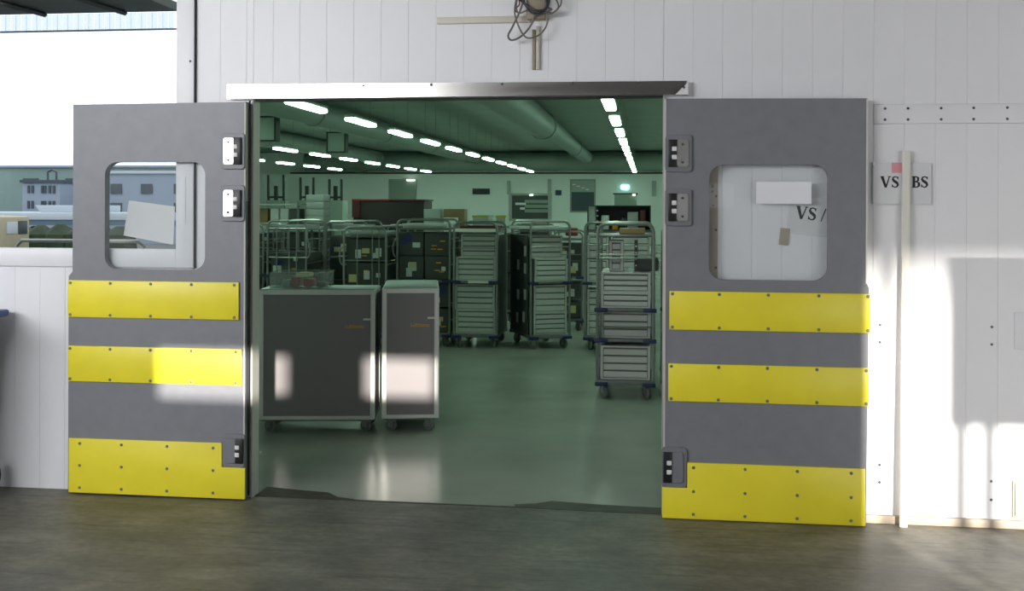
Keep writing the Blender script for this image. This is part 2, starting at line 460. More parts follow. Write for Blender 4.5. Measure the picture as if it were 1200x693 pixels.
for x in (-0.19, -0.05): MB().box(x - .03, x + .03, -.03, .03, 0, 1.6).build('post', 'gate_grey', nb)
MB().box(-.26, .40, -.02, .02, 1.50, 2.34).build('board', 'gate_grey', nb, bevel=.01)

# unseen mass added above and beside the hall: it keeps the yard behind in shade
struct(MB().box(-60, HALL_L - .1, -3.0, T, 0, 12.0).box(HALL_L - .1, 14, -3.0, T, HALL_H + .1, 12.0).build('wall_shade', 'wall_white'), 'unseen tall mass added above and beside the hall to shade the yard')
gw = thing('sun_blocker', 'unseen slab on posts added behind the loading gates to block the sun', 'sun_blocker', (0, -32, 0))  # unseen slab added to cut off the sun softly high on the wall
MB().box(10.3, 24, -1.2, 1.2, 6.70, 9.8).build('blocker_slab', 'gate_grey', gw)
for x in (14, 20):
    MB().box(x - .2, x + .2, -.2, .2, -.15, 6.70).build('pillar', 'gate_grey', gw)
struct(MB().box(-60, 60, -90, -9.5, -0.3, -0.15).build('ground_front', 'yard_ground'), 'asphalt apron in front of the loading gates')

# ------------------------------------------------------------------ the setting: inner room
RH = 3.9; RY = 39.0; RXR = 7.0
def side_x(y): return -2.60 - 0.420 * (y - T)      # oblique side wall of the inner room
bm = bmesh.new()
def slab(name, material, z0, z1, label):
    p = [(side_x(T), T), (RXR, T), (RXR, RY), (side_x(RY), RY)]
    m = MB(); n = 4
    m._add([(x, y, z0) for x, y in p] + [(x, y, z1) for x, y in p],
           [(3, 2, 1, 0), (4, 5, 6, 7), (0, 1, 5, 4), (1, 2, 6, 5), (2, 3, 7, 6), (3, 0, 4, 7)])
    return struct(m.build(name, material), label)
slab('floor_inner', 'floor_green', -0.15, 0.0, 'green glossy epoxy floor of the trolley room')
MB().box(OX0, OX1, 0.02, T, -0.15, 0.0).build('floor_inner_sill', 'floor_green', bpy.data.objects['floor_inner'])
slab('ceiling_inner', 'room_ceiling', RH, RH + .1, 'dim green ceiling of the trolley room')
fw = struct(MB().box(side_x(RY) - .2, RXR + .1, RY, RY + .15, 0, RH).build('wall_far', 'room_wall'), 'pale green far wall of the trolley room')
struct(MB().box(RXR, RXR + .1, T, RY, 0, RH).build('wall_inner_right', 'room_wall'), 'pale side wall of the trolley room')
m = MB()
a, b = side_x(T), side_x(RY)
m._add([(a, T, 0), (b, RY, 0), (b - .05, RY, 0), (a - .05, T, 0), (a, T, RH + .1), (b, RY, RH + .1), (b - .05, RY, RH + .1), (a - .05, T, RH + .1)],
       [(3, 2, 1, 0), (4, 5, 6, 7), (0, 1, 5, 4), (1, 2, 6, 5), (2, 3, 7, 6), (3, 0, 4, 7)])
struct(m.build('wall_inner_left', 'room_wall'), 'oblique pale side wall of the trolley room')
# threshold: dark worn repair patches along the joint between the floors
def patch(name, pts, label):
    m = MB(); n = len(pts)
    m._add([(x, y, 0.0) for x, y in pts] + [(x, y, 0.0025) for x, y in pts],
           [tuple(range(n))[::-1], tuple(range(n, 2 * n))] + [(i, (i + 1) % n, (i + 1) % n + n, i + n) for i in range(n)])
    struct(m.build(name, 'patch_dark'), label)
patch('trim_1', [(-2.19, 0.01), (-1.95, -0.005), (-1.70, 0.0), (-1.62, 0.03), (-1.72, 0.06), (-1.80, 0.14), (-2.0, 0.17), (-2.19, 0.21)], 'dark worn repair patch of the threshold beside the left leaf')
patch('trim_2', [(-0.70, 0.0), (-0.3, -0.015), (0.08, -0.02), (0.08, 0.10), (-0.25, 0.115), (-0.52, 0.15), (-0.60, 0.09), (-0.72, 0.055)], 'dark worn repair patch of the threshold beside the right leaf')
patch('trim_3', [(-1.70, 0.004), (-0.70, -0.004), (-0.70, 0.014), (-1.70, 0.022)], 'dark joint line between concrete and green floor')

# ------------------------------------------------------------------ left window and the yard beyond
w1 = thing('window_1', 'white framed window looking out on a bright yard', None, (0, 0, 0), kind='structure')
FI = 0.105
MB().box(WX - FI, WX, -0.018, 0.05, WZ0, WZ1).build('window_jamb', 'wall_white', w1, bevel=.003)
MB().box(WXL, WX - FI, -0.018, 0.05, WZ0, WZ0 + FI).build('window_sill', 'wall_white', w1, bevel=.003)
MB().box(WXL, WX - FI, -0.018, 0.05, WZ1 - FI, WZ1).build('window_head', 'wall_white', w1, bevel=.003)
MB().box(WX, WX + 0.007, -0.016, 0.0, WZ0, WZ1).build('seal', 'rubber', w1)
MB().box(WXL, WX - FI, 0.028, 0.034, WZ0 + FI, WZ1 - FI).build('pane', 'window_glass', w1)
place(SCREW_S, 'screw', w1, (WX - 0.022, -0.018, 2.455))
tag(MB().box(-2.628, -2.590, -0.0215, -0.0182, 1.535, 1.80).build('white_strip', 'paper_white'), 'narrow white strip on the window jamb', 'label')  # thin white box on the face of the jamb
sh = thing('pale_sheet', 'tilted pale sheet on the window pane', 'paper sheet', (-2.82, 0.0265, 1.545))  # flat pale quad just in front of the pane
MB().prism([(-0.164, -0.08), (0.136, -0.131), (0.145, 0.088), (-0.133, 0.122)], -0.0015, 0.0).build('sheet', 'paper', sh)

yg = MB()
yp = [(-8.0, T + .02), (side_x(T) - .06, T + .02), (side_x(RY) - .06, RY), (side_x(RY) - .06, 150), (-170, 150), (-170, T + .02)]
yg._add([(x, y, -0.2) for x, y in yp] + [(x, y, -0.05) for x, y in yp],
        [tuple(range(6))[::-1], tuple(range(6, 12))] + [(i, (i + 1) % 6, (i + 1) % 6 + 6, i + 6) for i in range(6)])
struct(yg.build('ground', 'yard_ground'), 'grey asphalt yard outside the window')
# canopy over the yard edge
cn = thing('canopy', 'dark canopy with pale ribbed fascia above the yard', 'canopy', (0, 0, 0))
MB().box(-13, -5.45, T + .02, 6.0, 3.90, 4.0).build('deck', 'canopy_dark', cn)
for i in range(7):
    x = -12.5 + i * 1.0
    MB().tube([(x, .5, 3.87), (x + .45, 5.9, 3.87)], .03, 4).build('beam', 'canopy_beam', cn)
RIB = MB().box(0, 0.0655, 0, 0.004, 0, 0.195).mesh('rib', 'fascia_white')
for i in range(112):
    place(RIB, 'rib', cn, (-12.9 + i * 0.066, 6.0 + (i % 2) * .012, 3.70))
MB().tube([(-13, 6.015, 3.695), (-5.45, 6.015, 3.695)], .012, 6).build('edge_bar', 'house_blue', cn)
# far buildings
fb = thing('building', 'long pale green flat-roofed building across the yard', 'building', (-30, 44, -0.05))
MB().box(-30, 12, 0, 10, 0, 3.50).build('wall', 'facade_pale', fb)
MB().box(-30, 12, -.15, 10, 3.50, 3.60).build('roof_edge', 'house_blue', fb)
win = MB().box(0, .8, -.08, -.02, 0, .5).mesh('window', 'facade_dark')
for i in range(18):
    x = -29 + i * 2.3
    for z in (1.45, 2.45): place(win, 'window', fb, (x, 0, z))
hs = thing('house', 'pale blue house with two rows of dark windows across the yard', 'house', (-25.55, 36, -0.05))
MB().box(-.85, .85, 0, 5, 0, 2.56).build('wall', 'house_blue', hs)
MB().box(-.92, .92, -.1, 5.1, 2.56, 2.68).build('roof', 'facade_dark', hs)
hw = MB().box(0, .10, -.05, -.01, 0, .32).mesh('window', 'facade_dark')
for z in (2.12, 1.47):
    for x in (-.60, -.42, .02, .15, .36, .55): place(hw, 'window', hs, (x, 0, z))
MB().tube([(-.3, 1, 2.68), (-.3, 1, 3.05), (-.1, 1, 3.15), (.1, 1, 3.05), (.1, 1, 2.68)], .05, 6).build('roof_pipe', 'facade_dark', hs)
hs2 = thing('house', 'pale grey house with dark square windows seen through the door glass', 'house', (-20.6, 36, -0.05))
MB().box(-2.2, 2.4, 0, 5, 0, 2.95).build('wall', 'house_blue', hs2)
MB().box(-2.3, 2.5, -.1, 5.1, 2.95, 3.07).build('roof', 'trailer_white', hs2)
hw2 = MB().box(0, 0.5, -.05, -.01, 0, .42).mesh('window', 'facade_dark')
for x, z in ((-1.8, 2.1), (-.45, 2.1), (1.0, 2.1), (-1.8, 1.3), (1.0, 1.3)): place(hw2, 'window', hs2, (x, 0, z))
tr = thing('trailer', 'long low white trailer with blue skirt parked in the yard', 'trailer', (-22.0, 28, -0.05))
MB().box(-9.5, 6.2, 0, 2.4, 1.12, 1.38).build('body', 'trailer_white', tr, bevel=.03)
MB().box(-9.5, 6.2, .05, 2.3, 0.94, 1.12).build('skirt', 'trailer_blue', tr)
MB().prism([(1.2, 1.38), (3.2, 1.38), (3.2, 1.62), (1.0, 1.62)], .2, 2.0).build('load', 'trailer_white', tr, bevel=.02)
WH = MB().lathe([(0.08, -.12), (.44, -.12), (.46, 0), (.44, .12), (.08, .12)], (0, 0, 0), 'y', 14).mesh('wheel', 'rubber')
for x in (-8, -7, 1, 2, 3): place(WH, 'wheel', tr, (x, .3, 0.46))
hd = thing('hedge', 'dark clipped hedge in front of the white trailer', 'hedge', (-20.0, 18, -0.05))
hm = MB()
for i in range(26):
    x = -5 + i * .5
    if x > 8.0: break
    r = .42 + random.random() * .08
    hm.lathe([(0.05, 0.0), (r * .9, .05), (r, .55), (r * .85, .95), (.1, 1.12 + random.random() * .08)], (x, random.uniform(-.05, .05), 0), 'z', 7)
hm.build('foliage', 'hedge', hd, smooth=True)
tk = thing('truck_cab', 'beige framed truck cab with dark window in the yard', 'truck', (-15.14, 15.6, -0.05))
MB().prism([(-1.9, .55), (1.22, .55), (1.22, 1.40), (-1.9, 1.46)], 0, 1.0).build('body', 'truck_beige', tk, bevel=.05)
MB().box(1.215, 1.235, .12, .50, 1.02, 1.28).build('side_window', 'trailer_white', tk, bevel=.006)
MB().box(1.215, 1.235, .55, .88, 1.0, 1.30).build('cab_window', 'facade_dark', tk, bevel=.006)
for x in (-1.2, .55): place(WH, 'wheel', tk, (x, .2, .46))
tag(MB().tube([(-9.5, 9.2, -.05), (-9.5, 9.2, 1.0), (-9.43, 9.2, 1.08), (-7.55, 9.2, 1.08), (-7.45, 9.2, 1.0), (-7.42, 9.2, -.05)], .03, 8).build('guard_rail', 'tube_steel', smooth=True),
    'grey tubular guard rail outside the window', 'guard rail')

# ------------------------------------------------------------------ header and jamb trims of the doorway
hdr = thing('door_frame', 'stainless steel header and jamb frame around the doorway', 'door frame')
MB().prism([(-2.336, 2.237), (0.140, 2.237), (0.208, 2.309), (-2.336, 2.317)], -0.05, -0.001).build('header', 'steel', hdr)
MB().prism([(0.212, 2.236), (0.145, 2.236), (0.212, 2.305)], -0.05, -0.001).build('corner_piece', 'white_plastic', hdr)  # white colour stands in for light mirrored by the steel corner
for x in (-1.55, -1.17, -0.78, -0.40, -0.05): place(SCREW_S, 'screw', hdr, (x, -0.0505, 2.303))
place(SCREW_S, 'screw', hdr, (0.19, -0.0505, 2.275))
MB().box(OX0 - .004, OX0 + 0.007, -0.018, T + .002, 0, OZ).build('jamb', 'jamb_grey', hdr)
MB().box(OX1 - .003, OX1 + .004, -0.018, T + .002, 0, OZ).build('jamb', 'jamb_grey', hdr)
MB().box(OX0 + .008, OX1 - .004, -0.001, T + .002, OZ - .006, OZ + .001).build('soffit', 'dark_frame', hdr)
MB().tube([(OX0 - .004, -0.045, 0.02), (OX0 - .004, -0.045, 2.225)], .006, 8).build('seal', 'rubber', hdr)

# ------------------------------------------------------------------ the two door leaves
DF, DB = -0.080, -0.026
def hinge(parent, x0, x1, z0, z1, side, low=False):
    # side +1: knuckles on the right end of the plate, -1: on the left
    w = x1 - x0
    h = MB().prism(rrect(x0, x1, z0, z1, .018, 4), DF - .0155, DF + .002).build('hinge', 'housing_grey', parent, bevel=.002, seg=1)
    if side > 0: px0, px1, kx0, kx1 = x0 + .018, x0 + .078, x0 + .078, x0 + .122
    else: px0, px1, kx0, kx1 = x1 - .078, x1 - .018, x1 - .122, x1 - .078
    zz0, zz1 = z0 + .025, z1 - .025
    pl = MB().prism(rrect(px0, px1, zz0, zz1, .012, 3), DF - .024, DF - .015).build('hinge_plate', 'housing_grey' if low else 'bright_steel', h, bevel=.0015, seg=1)
    MB().box(kx0, kx1, DF - .030, DF - .012, zz0, zz1).build('hinge_barrel', 'black_plastic', h, bevel=.003)
    hh = zz1 - zz0
    for t in (.36, .66):
        kz = zz0 + hh * t
        px = kx0 if side > 0 else kx1 - .026
        MB().box(px, px + .026, DF - .036, DF - .028, kz - .012, kz + .012).build('hinge_pin', 'white_plastic', h, bevel=.004)
    if not low:
        for z in (zz0 + .025, zz1 - .025): place(SCREW_S, 'screw', h, ((px0 + px1) / 2, DF - .0242, z))
    return h
def bumper(parent, poly, screws):
    b = MB().prism(poly, DF - .014, DF - .0005).build('bumper_plate', 'bumper_yellow', parent, bevel=.003)
    for x, z in screws: place(SCREW, 'screw', b, (x, DF - .0142, z))
    return b

L = thing('door_1', 'grey swing door leaf with yellow bumper plates and sunlit patch', 'door', kind='structure')
plate_with_hole('leaf', [(-3.258, 0.012), (-2.209, 0.012), (-2.213, 2.216), (-3.235, 2.210), (-3.235, 1.262), (-3.258, 1.235)],
                rrect(-3.042, -2.448, 1.277, 1.883, .075, 8), DF, DB, 'door_grey', L)
MB().prism(rrect(-3.05, -2.44, 1.27, 1.89, .08, 8), -0.048, -0.042).build('glass_pane', 'door_glass', L)
MB().box(-2.2205, -2.212, DF - .003, DB, 0.33, 2.21).build('edge_trim', 'jamb_grey', L)
bumper(L, [(-3.258, 1.004), (-2.246, 1.004), (-2.246, 1.213), (-3.258, 1.213)],
       [(x, z) for x in (-3.24, -3.0, -2.76, -2.52, -2.27) for z in (1.018, 1.198)])
bumper(L, [(-3.254, 0.640), (-2.228, 0.640), (-2.228, 0.842), (-3.254, 0.842)],
       [(x, z) for x in (-3.24, -3.0, -2.76, -2.52, -2.26) for z in (0.655, 0.827)])
bumper(L, [(-3.247, 0.010), (-2.206, 0.010), (-2.206, 0.184), (-2.340, 0.184), (-2.340, 0.318), (-3.247, 0.318)],
       [(x, z) for x in (-3.18, -2.93, -2.66, -2.39) for z in (0.04, 0.165, 0.29)])
hinge(L, -2.352, -2.214, 1.842, 2.042, 1)
hinge(L, -2.352, -2.214, 1.552, 1.752, 1)
hinge(L, -2.336, -2.208, 0.186, 0.372, 1, low=True)

R = thing('door_2', 'grey swing door leaf with yellow bumper plates beside the VS sign', 'door', kind='structure')
plate_with_hole('leaf', [(0.083, 0.010), (1.122, 0.006), (1.134, 1.225), (1.120, 1.255), (1.122, 2.205), (0.094, 2.213)],
                rrect(0.321, 0.931, 1.259, 1.864, .075, 8), DF, DB, 'door_grey', R)
MB().prism(rrect(0.313, 0.939, 1.251, 1.872, .08, 8), -0.048, -0.042).build('glass_pane', 'door_glass', R)
MB().box(0.087, 0.097, DF - .003, DB, 0.37, 2.21).build('edge_trim', 'galley_alu', R)
MB().box(1.1165, 1.1235, DF - .002, DB, 1.25, 2.20).build('edge_trim', 'galley_alu', R)
bumper(R, [(0.117, 0.996), (1.137, 0.996), (1.137, 1.199), (0.117, 1.199)],
       [(x, z) for x in (0.132, 0.375, 0.625, 0.88, 1.125) for z in (1.010, 1.185)])
bumper(R, [(0.113, 0.620), (1.130, 0.620), (1.130, 0.818), (0.113, 0.818)],
       [(x, z) for x in (0.128, 0.372, 0.622, 0.872, 1.118) for z in (0.634, 0.804)])
bumper(R, [(0.083, 0.004), (1.116, 0.004), (1.116, 0.300), (0.213, 0.300), (0.213, 0.166), (0.083, 0.166)],
       [(x, z) for x in (0.245, 0.51, 0.775, 1.045) for z in (0.03, 0.15, 0.275)])
hinge(R, 0.093, 0.231, 1.826, 2.020, -1)
hinge(R, 0.093, 0.231, 1.542, 1.738, -1)
hinge(R, 0.080, 0.210, 0.168, 0.378, -1, low=True)

# ------------------------------------------------------------------ serif letters for the paper signs
def ribbon(m, pts, ws, y0=-.0006, y1=0.0):
    n = len(pts); Lp = []; Rp = []
    for i in range(n):
        a = Vector(pts[max(0, i - 1)]); b = Vector(pts[min(n - 1, i + 1)])
        d = (b - a).normalized(); nrm = Vector((-d.y, d.x)); p = Vector(pts[i])
        Lp.append(p + nrm * ws[i] / 2); Rp.append(p - nrm * ws[i] / 2)
    for i in range(n - 1):
        m.prism([tuple(Lp[i]), tuple(Lp[i + 1]), tuple(Rp[i + 1]), tuple(Rp[i])], y0, y1)
def letter(m, ch, ox, oz, h):
    P = lambda x, z: (ox + x * h, oz + z * h)
    def rb(pts, ws): ribbon(m, [P(*p) for p in pts], [w * h * 1.25 + .0008 for w in ws])
    if ch == 'V':
        rb([(.12, .97), (.45, 0)], [.19, .15]); rb([(.45, 0), (.76, .97)], [.10, .06])
        rb([(-.03, .975), (.30, .975)], [.05, .05]); rb([(.62, .975), (.90, .975)], [.05, .05])
        return .92
    if ch == 'S':
        pts = [(.52, .78), (.47, .91), (.31, .97), (.13, .90), (.09, .74), (.18, .60), (.33, .50), (.48, .38), (.53, .22), (.44, .07), (.27, .02), (.11, .09), (.05, .24)]
        ws = [.05, .07, .07, .10, .14, .17, .19, .17, .14, .10, .07, .07, .05]
        rb(pts, ws); rb([(.54, .97), (.54, .70)], [.05, .03]); rb([(.04, .03), (.04, .30)], [.05, .03])
        return .66
    if ch == 'B':
        rb([(.17, 0), (.17, 1)], [.17, .17]); rb([(0, .975), (.36, .975)], [.05, .05]); rb([(0, .025), (.36, .025)], [.05, .05])
        rb([(.2, .975), (.42, .95), (.53, .85), (.53, .66), (.42, .55), (.2, .52)], [.05, .08, .14, .14, .08, .05])
        rb([(.2, .52), (.47, .49), (.60, .38), (.60, .16), (.47, .05), (.2, .025)], [.05, .08, .16, .16, .08, .05])
        return .74
    if ch == '/':
        rb([(.0, -.05), (.28, 1.02)], [.06, .06]); return .34
    return .30
def vs_sign(name, label, loc, rot_y, h, w_, h_):
    s = thing(name, label, 'paper sign', loc); s.rotation_euler = (0, rot_y, 0)
    MB().box(0, w_, -.0018, 0.0, -h_, 0).build('paper', 'paper', s)
    m = MB(); x = .040; z = -.128 + (.006 if rot_y else 0)
    for ch in 'VS / BS': x += letter(m, ch, x, z, h) * h + .002
    o = m.build('lettering', 'ink', s); o.location = (0, -.0021, 0)
    return s
s1 = vs_sign('paper_sign', 'paper sign reading VS / BS behind the leaning lath', (1.163, -0.012, 1.875), 0.0, .058, .292, .215)
MB().box(.095, .165, -.0032, -.0019, -.052, 0).build('pink_mark', 'pink', s1)
MB().box(-.004, .004, -.006, 0.0, -.215, 0).build('sleeve_edge', 'clear_plastic', s1)
MB().box(.0, .012, -.008, -.001, -.012, .002).build('tape', 'paper_white', s1)
s2 = vs_sign('paper_sign', 'paper sign reading VS / B seen through the right door glass', (0.747, -0.004, 1.710), 0.11, .066, .292, .205)
MB().box(-.03, .02, -.003, -.0002, -.27, -.18).build('tape', 'trim_beige', s2)
wl = tag(MB().box(0.566, 0.848, -.0505, -.0485, 1.660, 1.775).build('paper_label', 'paper_white'), 'blank white paper label stuck inside the right door glass', 'paper label')
# wall strip with screws seen through the right glass
ws_ = struct(MB().box(0.24, 0.372, -0.008, -.0005, 0.05, 2.15).build('trim_5', 'trim_beige', bevel=.002), 'narrow wall strip with screws seen through the right door glass')
for z in (1.32, 1.52, 1.70): place(SCREW_S, 'screw', ws_, (0.362, -.0082, z))
mk = MB()
for (x0, x1, z0, z1) in ((.337, .341, 1.75, 1.765), (.345, .349, 1.75, 1.765), (.337, .349, 1.745, 1.75), (.338, .349, 1.725, 1.729), (.338, .342, 1.715, 1.729), (.346, .349, 1.718, 1.729), (.34, .352, 1.648, 1.653)):
    mk.box(x0, x1, -.0086, -.0081, z0, z1)
mk.build('pen_marks', 'ink', ws_)

# leaning lath
la = thing('lath', 'long cream wooden lath leaning on the white wall', 'lath', (1.311, -0.062, 0.0))
bm_ = MB()
q0, q1 = Vector((0, 0, 0)), Vector((.016, .036, 1.937)); hw_ = .019
vs = []
for q in (q0, q1):
    vs += [(q.x - hw_, q.y - .009, q.z), (q.x + hw_, q.y - .009, q.z), (q.x + hw_, q.y + .009, q.z), (q.x - hw_, q.y + .009, q.z)]
bm_._add(vs, [(3, 2, 1, 0), (4, 5, 6, 7), (0, 1, 5, 4), (1, 2, 6, 5), (2, 3, 7, 6), (3, 0, 4, 7)])
bm_.build('batten', 'cream', la, bevel=.002)

# ------------------------------------------------------------------ cable tangle and conduits above the door
tag(MB().box(-1.147, -0.635, -.022, -.0005, 2.640, 2.676).build('cable_trunking', 'conduit', bevel=.003), 'cream horizontal cable trunking on the wall above the doorway', 'conduit')
tag(MB().box(-0.622, -0.603, -.024, -.0005, 2.383, 2.60).build('conduit', 'conduit_brown', bevel=.003), 'brown vertical conduit beside a cream one below the cable tangle', 'conduit')
tag(MB().box(-0.600, -0.583, -.024, -.0005, 2.383, 2.62).build('conduit', 'conduit', bevel=.003), 'cream vertical conduit beside a brown one below the cable tangle', 'conduit')
ct = thing('cable_tangle', 'tangle of loose dark cables around a brown junction box', 'cables', (-0.60, 0, 2.68))
MB().box(-.05, .05, -.06, -.0005, -.03, .14).build('junction_box', 'conduit_brown', ct, bevel=.006)
def cat(pts, n=8):
    out = []; P = [Vector(p) for p in pts]; P = [P[0]] + P + [P[-1]]
    for i in range(1, len(P) - 2):
        for k in range(n):
            t = k / n; p0, p1, p2, p3 = P[i - 1:i + 3]
            out.append(.5 * ((2 * p1) + (-p0 + p2) * t + (2 * p0 - 5 * p1 + 4 * p2 - p3) * t * t + (-p0 + 3 * p1 - 3 * p2 + p3) * t ** 3))
    out.append(P[-2]); return out
loops = [
    ('cable_grey', .0055, [(-.06, -.07, .12), (-.075, -.08, .03), (-.12, -.08, -.07), (-.145, -.08, -.12), (-.125, -.075, -.145), (-.07, -.07, -.12), (-.02, -.07, -.06), (0, -.065, .0)]),
    ('cable_grey', .0045, [(-.10, -.07, .10), (-.11, -.08, .0), (-.08, -.08, -.09), (-.04, -.08, -.135), (.02, -.075, -.12), (.055, -.07, -.08), (.07, -.06, -.03)]),
    ('cable_dark', .006, [(-.07, -.07, .10), (-.05, -.09, .04), (-.02, -.09, .0), (.03, -.09, -.005), (.07, -.085, .04), (.08, -.07, .12)]),
    ('cable_dark', .007, [(-.09, -.06, .09), (-.06, -.085, .05), (.0, -.095, .01), (.06, -.09, .02), (.06, -.07, .10)]),
    ('cable_red', .004, [(-.10, -.06, .12), (-.085, -.075, .05), (-.11, -.075, .02), (-.09, -.07, .0)]),
    ('cable_grey', .0045, [(.03, -.07, .12), (.10, -.08, .08), (.125, -.08, .03), (.09, -.08, -.005), (.04, -.075, .0), (.0, -.07, -.02)]),
    ('cable_grey', .004, [(.05, -.07, .13), (.12, -.075, .11), (.14, -.075, .05), (.10, -.075, .0), (.06, -.07, .01)]),
    ('cable_grey', .004, [(-.04, -.065, .02), (-.09, -.08, .0), (-.10, -.08, .06), (-.07, -.07, .12)]),
    ('cable_grey', .005, [(.0, -.065, -.01), (.05, -.085, .0), (.09, -.085, .015), (.06, -.07, .03)]),
]
for mt, r, pts in loops: MB().tube(cat(pts), r, 7).build('cable', mt, ct, smooth=True)

# ------------------------------------------------------------------ wheelie bin at the left picture edge
bn = thing('wheelie_bin', 'dark wheeled bin with blue lid standing by the left wall', 'waste bin', (-3.945, -0.36, 0))
def frus(m, a, b, z0, z1):
    m._add([(-a[0], -a[1], z0), (a[0], -a[1], z0), (a[0], a[1], z0), (-a[0], a[1], z0), (-b[0], -b[1], z1), (b[0], -b[1], z1), (b[0], b[1], z1), (-b[0], b[1], z1)],
           [(3, 2, 1, 0), (4, 5, 6, 7), (0, 1, 5, 4), (1, 2, 6, 5), (2, 3, 7, 6), (3, 0, 4, 7)]); return m
frus(MB(), (.20, .20), (.275, .27), .06, 1.0).build('body', 'bin_grey', bn, bevel=.02)
MB().box(-.315, .315, -.30, .30, 1.0, 1.04).build('lid', 'bin_blue', bn, bevel=.012)
BW = MB().lathe([(.03, -.025), (.085, -.025), (.10, -.012), (.10, .012), (.085, .025), (.03, .025)], (0, 0, 0), 'x', 18).mesh('wheel', 'rubber', smooth=True)
for x in (-.27, .27): place(BW, 'wheel', bn, (x, .17, .10))

# ------------------------------------------------------------------ inner room: ceiling lights
LR = 0.062
fx = MB().prism(rrect(-.085, .085, 0.0, .05, .02, 3), -.71, .71).mesh('housing', 'crate_grey')
dfm = MB().prism(rrect(-.075, .075, -.055, 0.0, .026, 4), -.70, .70).mesh('diffuser', 'tube_light', smooth=True)
rod = MB().cyl((0, 0, .05), (0, 0, .88), .004, 5).mesh('hanger', 'room_ceiling')
rows = [(-0.51, 8.35, -2, 11, 'right of the big duct'), (-4.67, 8.35, -2, 11, 'left of the big duct'), (-8.92, 16.7, -2, 8, 'beside the hanging square panels'),
        (-11.9, 25.1, -1, 4, 'by the oblique side wall'), (3.7, 8.35, -2, 11, 'hidden beyond the right leaf')]
ORD = 'first second third fourth fifth sixth seventh eighth ninth tenth eleventh twelfth thirteenth'.split()
for x, y0, i0, n, where in rows:
    for i in range(i0, n):
        y = y0 + 2.78 * i
        if side_x(y + 1) > x - .3 or y > RY - 1.2: continue
        t = thing('ceiling_light', ORD[n - 1 - i] + ' strip light from the far wall in the row ' + where, 'ceiling light', (x, y, 3.02), 0, 'strip lights in the row ' + where)
        place(fx, 'housing', t); place(dfm, 'diffuser', t)
        for dy in (-.55, .55): place(rod, 'hanger', t, (0, dy, 0))

# ducts
def duct(label, pts, r, flanges, group=None):
    d = thing('air_duct', label, 'duct', (0, 0, 0))
    rs = r if isinstance(r, list) else [r] * len(pts)
    MB().tube(pts, rs, 24).build('pipe', 'duct_metal', d, smooth=True)
    for p, q, fr in flanges:
        MB().tube([p, q], fr, 24).build('flange', 'duct_metal', d, smooth=True)
    return d
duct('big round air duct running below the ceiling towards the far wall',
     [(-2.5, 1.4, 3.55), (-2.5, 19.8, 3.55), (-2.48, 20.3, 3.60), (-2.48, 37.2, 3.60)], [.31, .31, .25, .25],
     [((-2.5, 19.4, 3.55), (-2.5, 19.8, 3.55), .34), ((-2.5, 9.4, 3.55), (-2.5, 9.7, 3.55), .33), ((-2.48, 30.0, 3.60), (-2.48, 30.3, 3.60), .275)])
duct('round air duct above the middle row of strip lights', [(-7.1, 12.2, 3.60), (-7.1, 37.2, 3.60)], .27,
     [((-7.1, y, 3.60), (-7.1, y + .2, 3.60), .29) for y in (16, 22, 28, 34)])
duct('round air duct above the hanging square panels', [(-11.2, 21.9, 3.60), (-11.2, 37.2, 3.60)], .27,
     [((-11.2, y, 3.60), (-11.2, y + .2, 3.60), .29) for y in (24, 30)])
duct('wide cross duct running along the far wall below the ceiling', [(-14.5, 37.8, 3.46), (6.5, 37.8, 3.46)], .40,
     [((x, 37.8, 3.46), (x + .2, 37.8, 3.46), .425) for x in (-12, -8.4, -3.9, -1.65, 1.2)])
tray = tag(MB().box(-15.5, 6.9, 38.6, 38.95, 2.97, 3.03).build('cable_tray', 'dark_frame'), 'thin dark cable tray along the top of the far wall', 'cable tray')
# hanging square panels
for x, y, lb in ((-8.345, 16.5, 'square green hanging panel next to the left door jamb'), (-8.24, 21.5, 'square green hanging panel farther from the door jamb')):
    hp = thing('hanging_panel', lb, 'hanging panel', (x, y, 3.02), 0, 'square panels hung from the ceiling')
    MB().box(-.23, .23, .0, .24, .03, .53).build('panel', 'panel_green', hp)
    plate_with_hole('rim', [(-.26, 0), (.26, 0), (.26, .56), (-.26, .56)], [(-.225, .035), (.225, .035), (.225, .525), (-.225, .525)], -.02, .26, 'dark_frame', hp)
    for sx in (-.2, .2): MB().cyl((sx, .1, .56), (sx, .1, .875), .008, 6).build('hanger', 'dark_frame', hp)

# far wall fittings
FY = RY - .001
tag(MB().box(-7.47, -6.72, FY - .08, FY, 2.09, 2.345).build('wall_sign', 'black_plastic', bevel=.02), 'long black sign board on the far wall', 'sign')
tag(MB().box(-3.89, -3.63, FY - .06, FY, 2.06, 2.28).build('wall_sign', 'sticker_blue', bevel=.02), 'small dark square sign beside the far window', 'sign')
ht = thing('window_2', 'serving hatch with dark slats in the far wall', None, (0, 0, 0), kind='structure')
MB().box(-5.83, -4.10, FY - .02, FY, 1.0, 2.09).build('recess', 'crate_dark', ht)
plate_with_hole('hatch_frame', [(-5.9, .95), (-4.05, .95), (-4.05, 2.14), (-5.9, 2.14)], [(-5.75, 1.05), (-4.2, 1.05), (-4.2, 2.05), (-5.75, 2.05)], FY - .07, FY, 'crate_grey', ht)
for z in (1.72, 1.52, 1.32): MB().box(-5.2, -4.2, FY - .1, FY - .03, z, z + .14).build('slat', 'panel_green', ht)
MB().box(-5.6, -5.15, FY - .12, FY - .04, 1.64, 1.74).build('white_tray', 'paper_white', ht)
MB().box(-5.4, -5.2, FY - .12, FY - .04, 1.44, 1.54).build('white_tray', 'paper_white', ht)
tag(MB().box(-4.98, -4.84, FY - .16, FY - .071, 2.03, 2.10).build('hatch_lamp', 'lamp_small'), 'small lit lamp over the serving hatch', 'lamp')
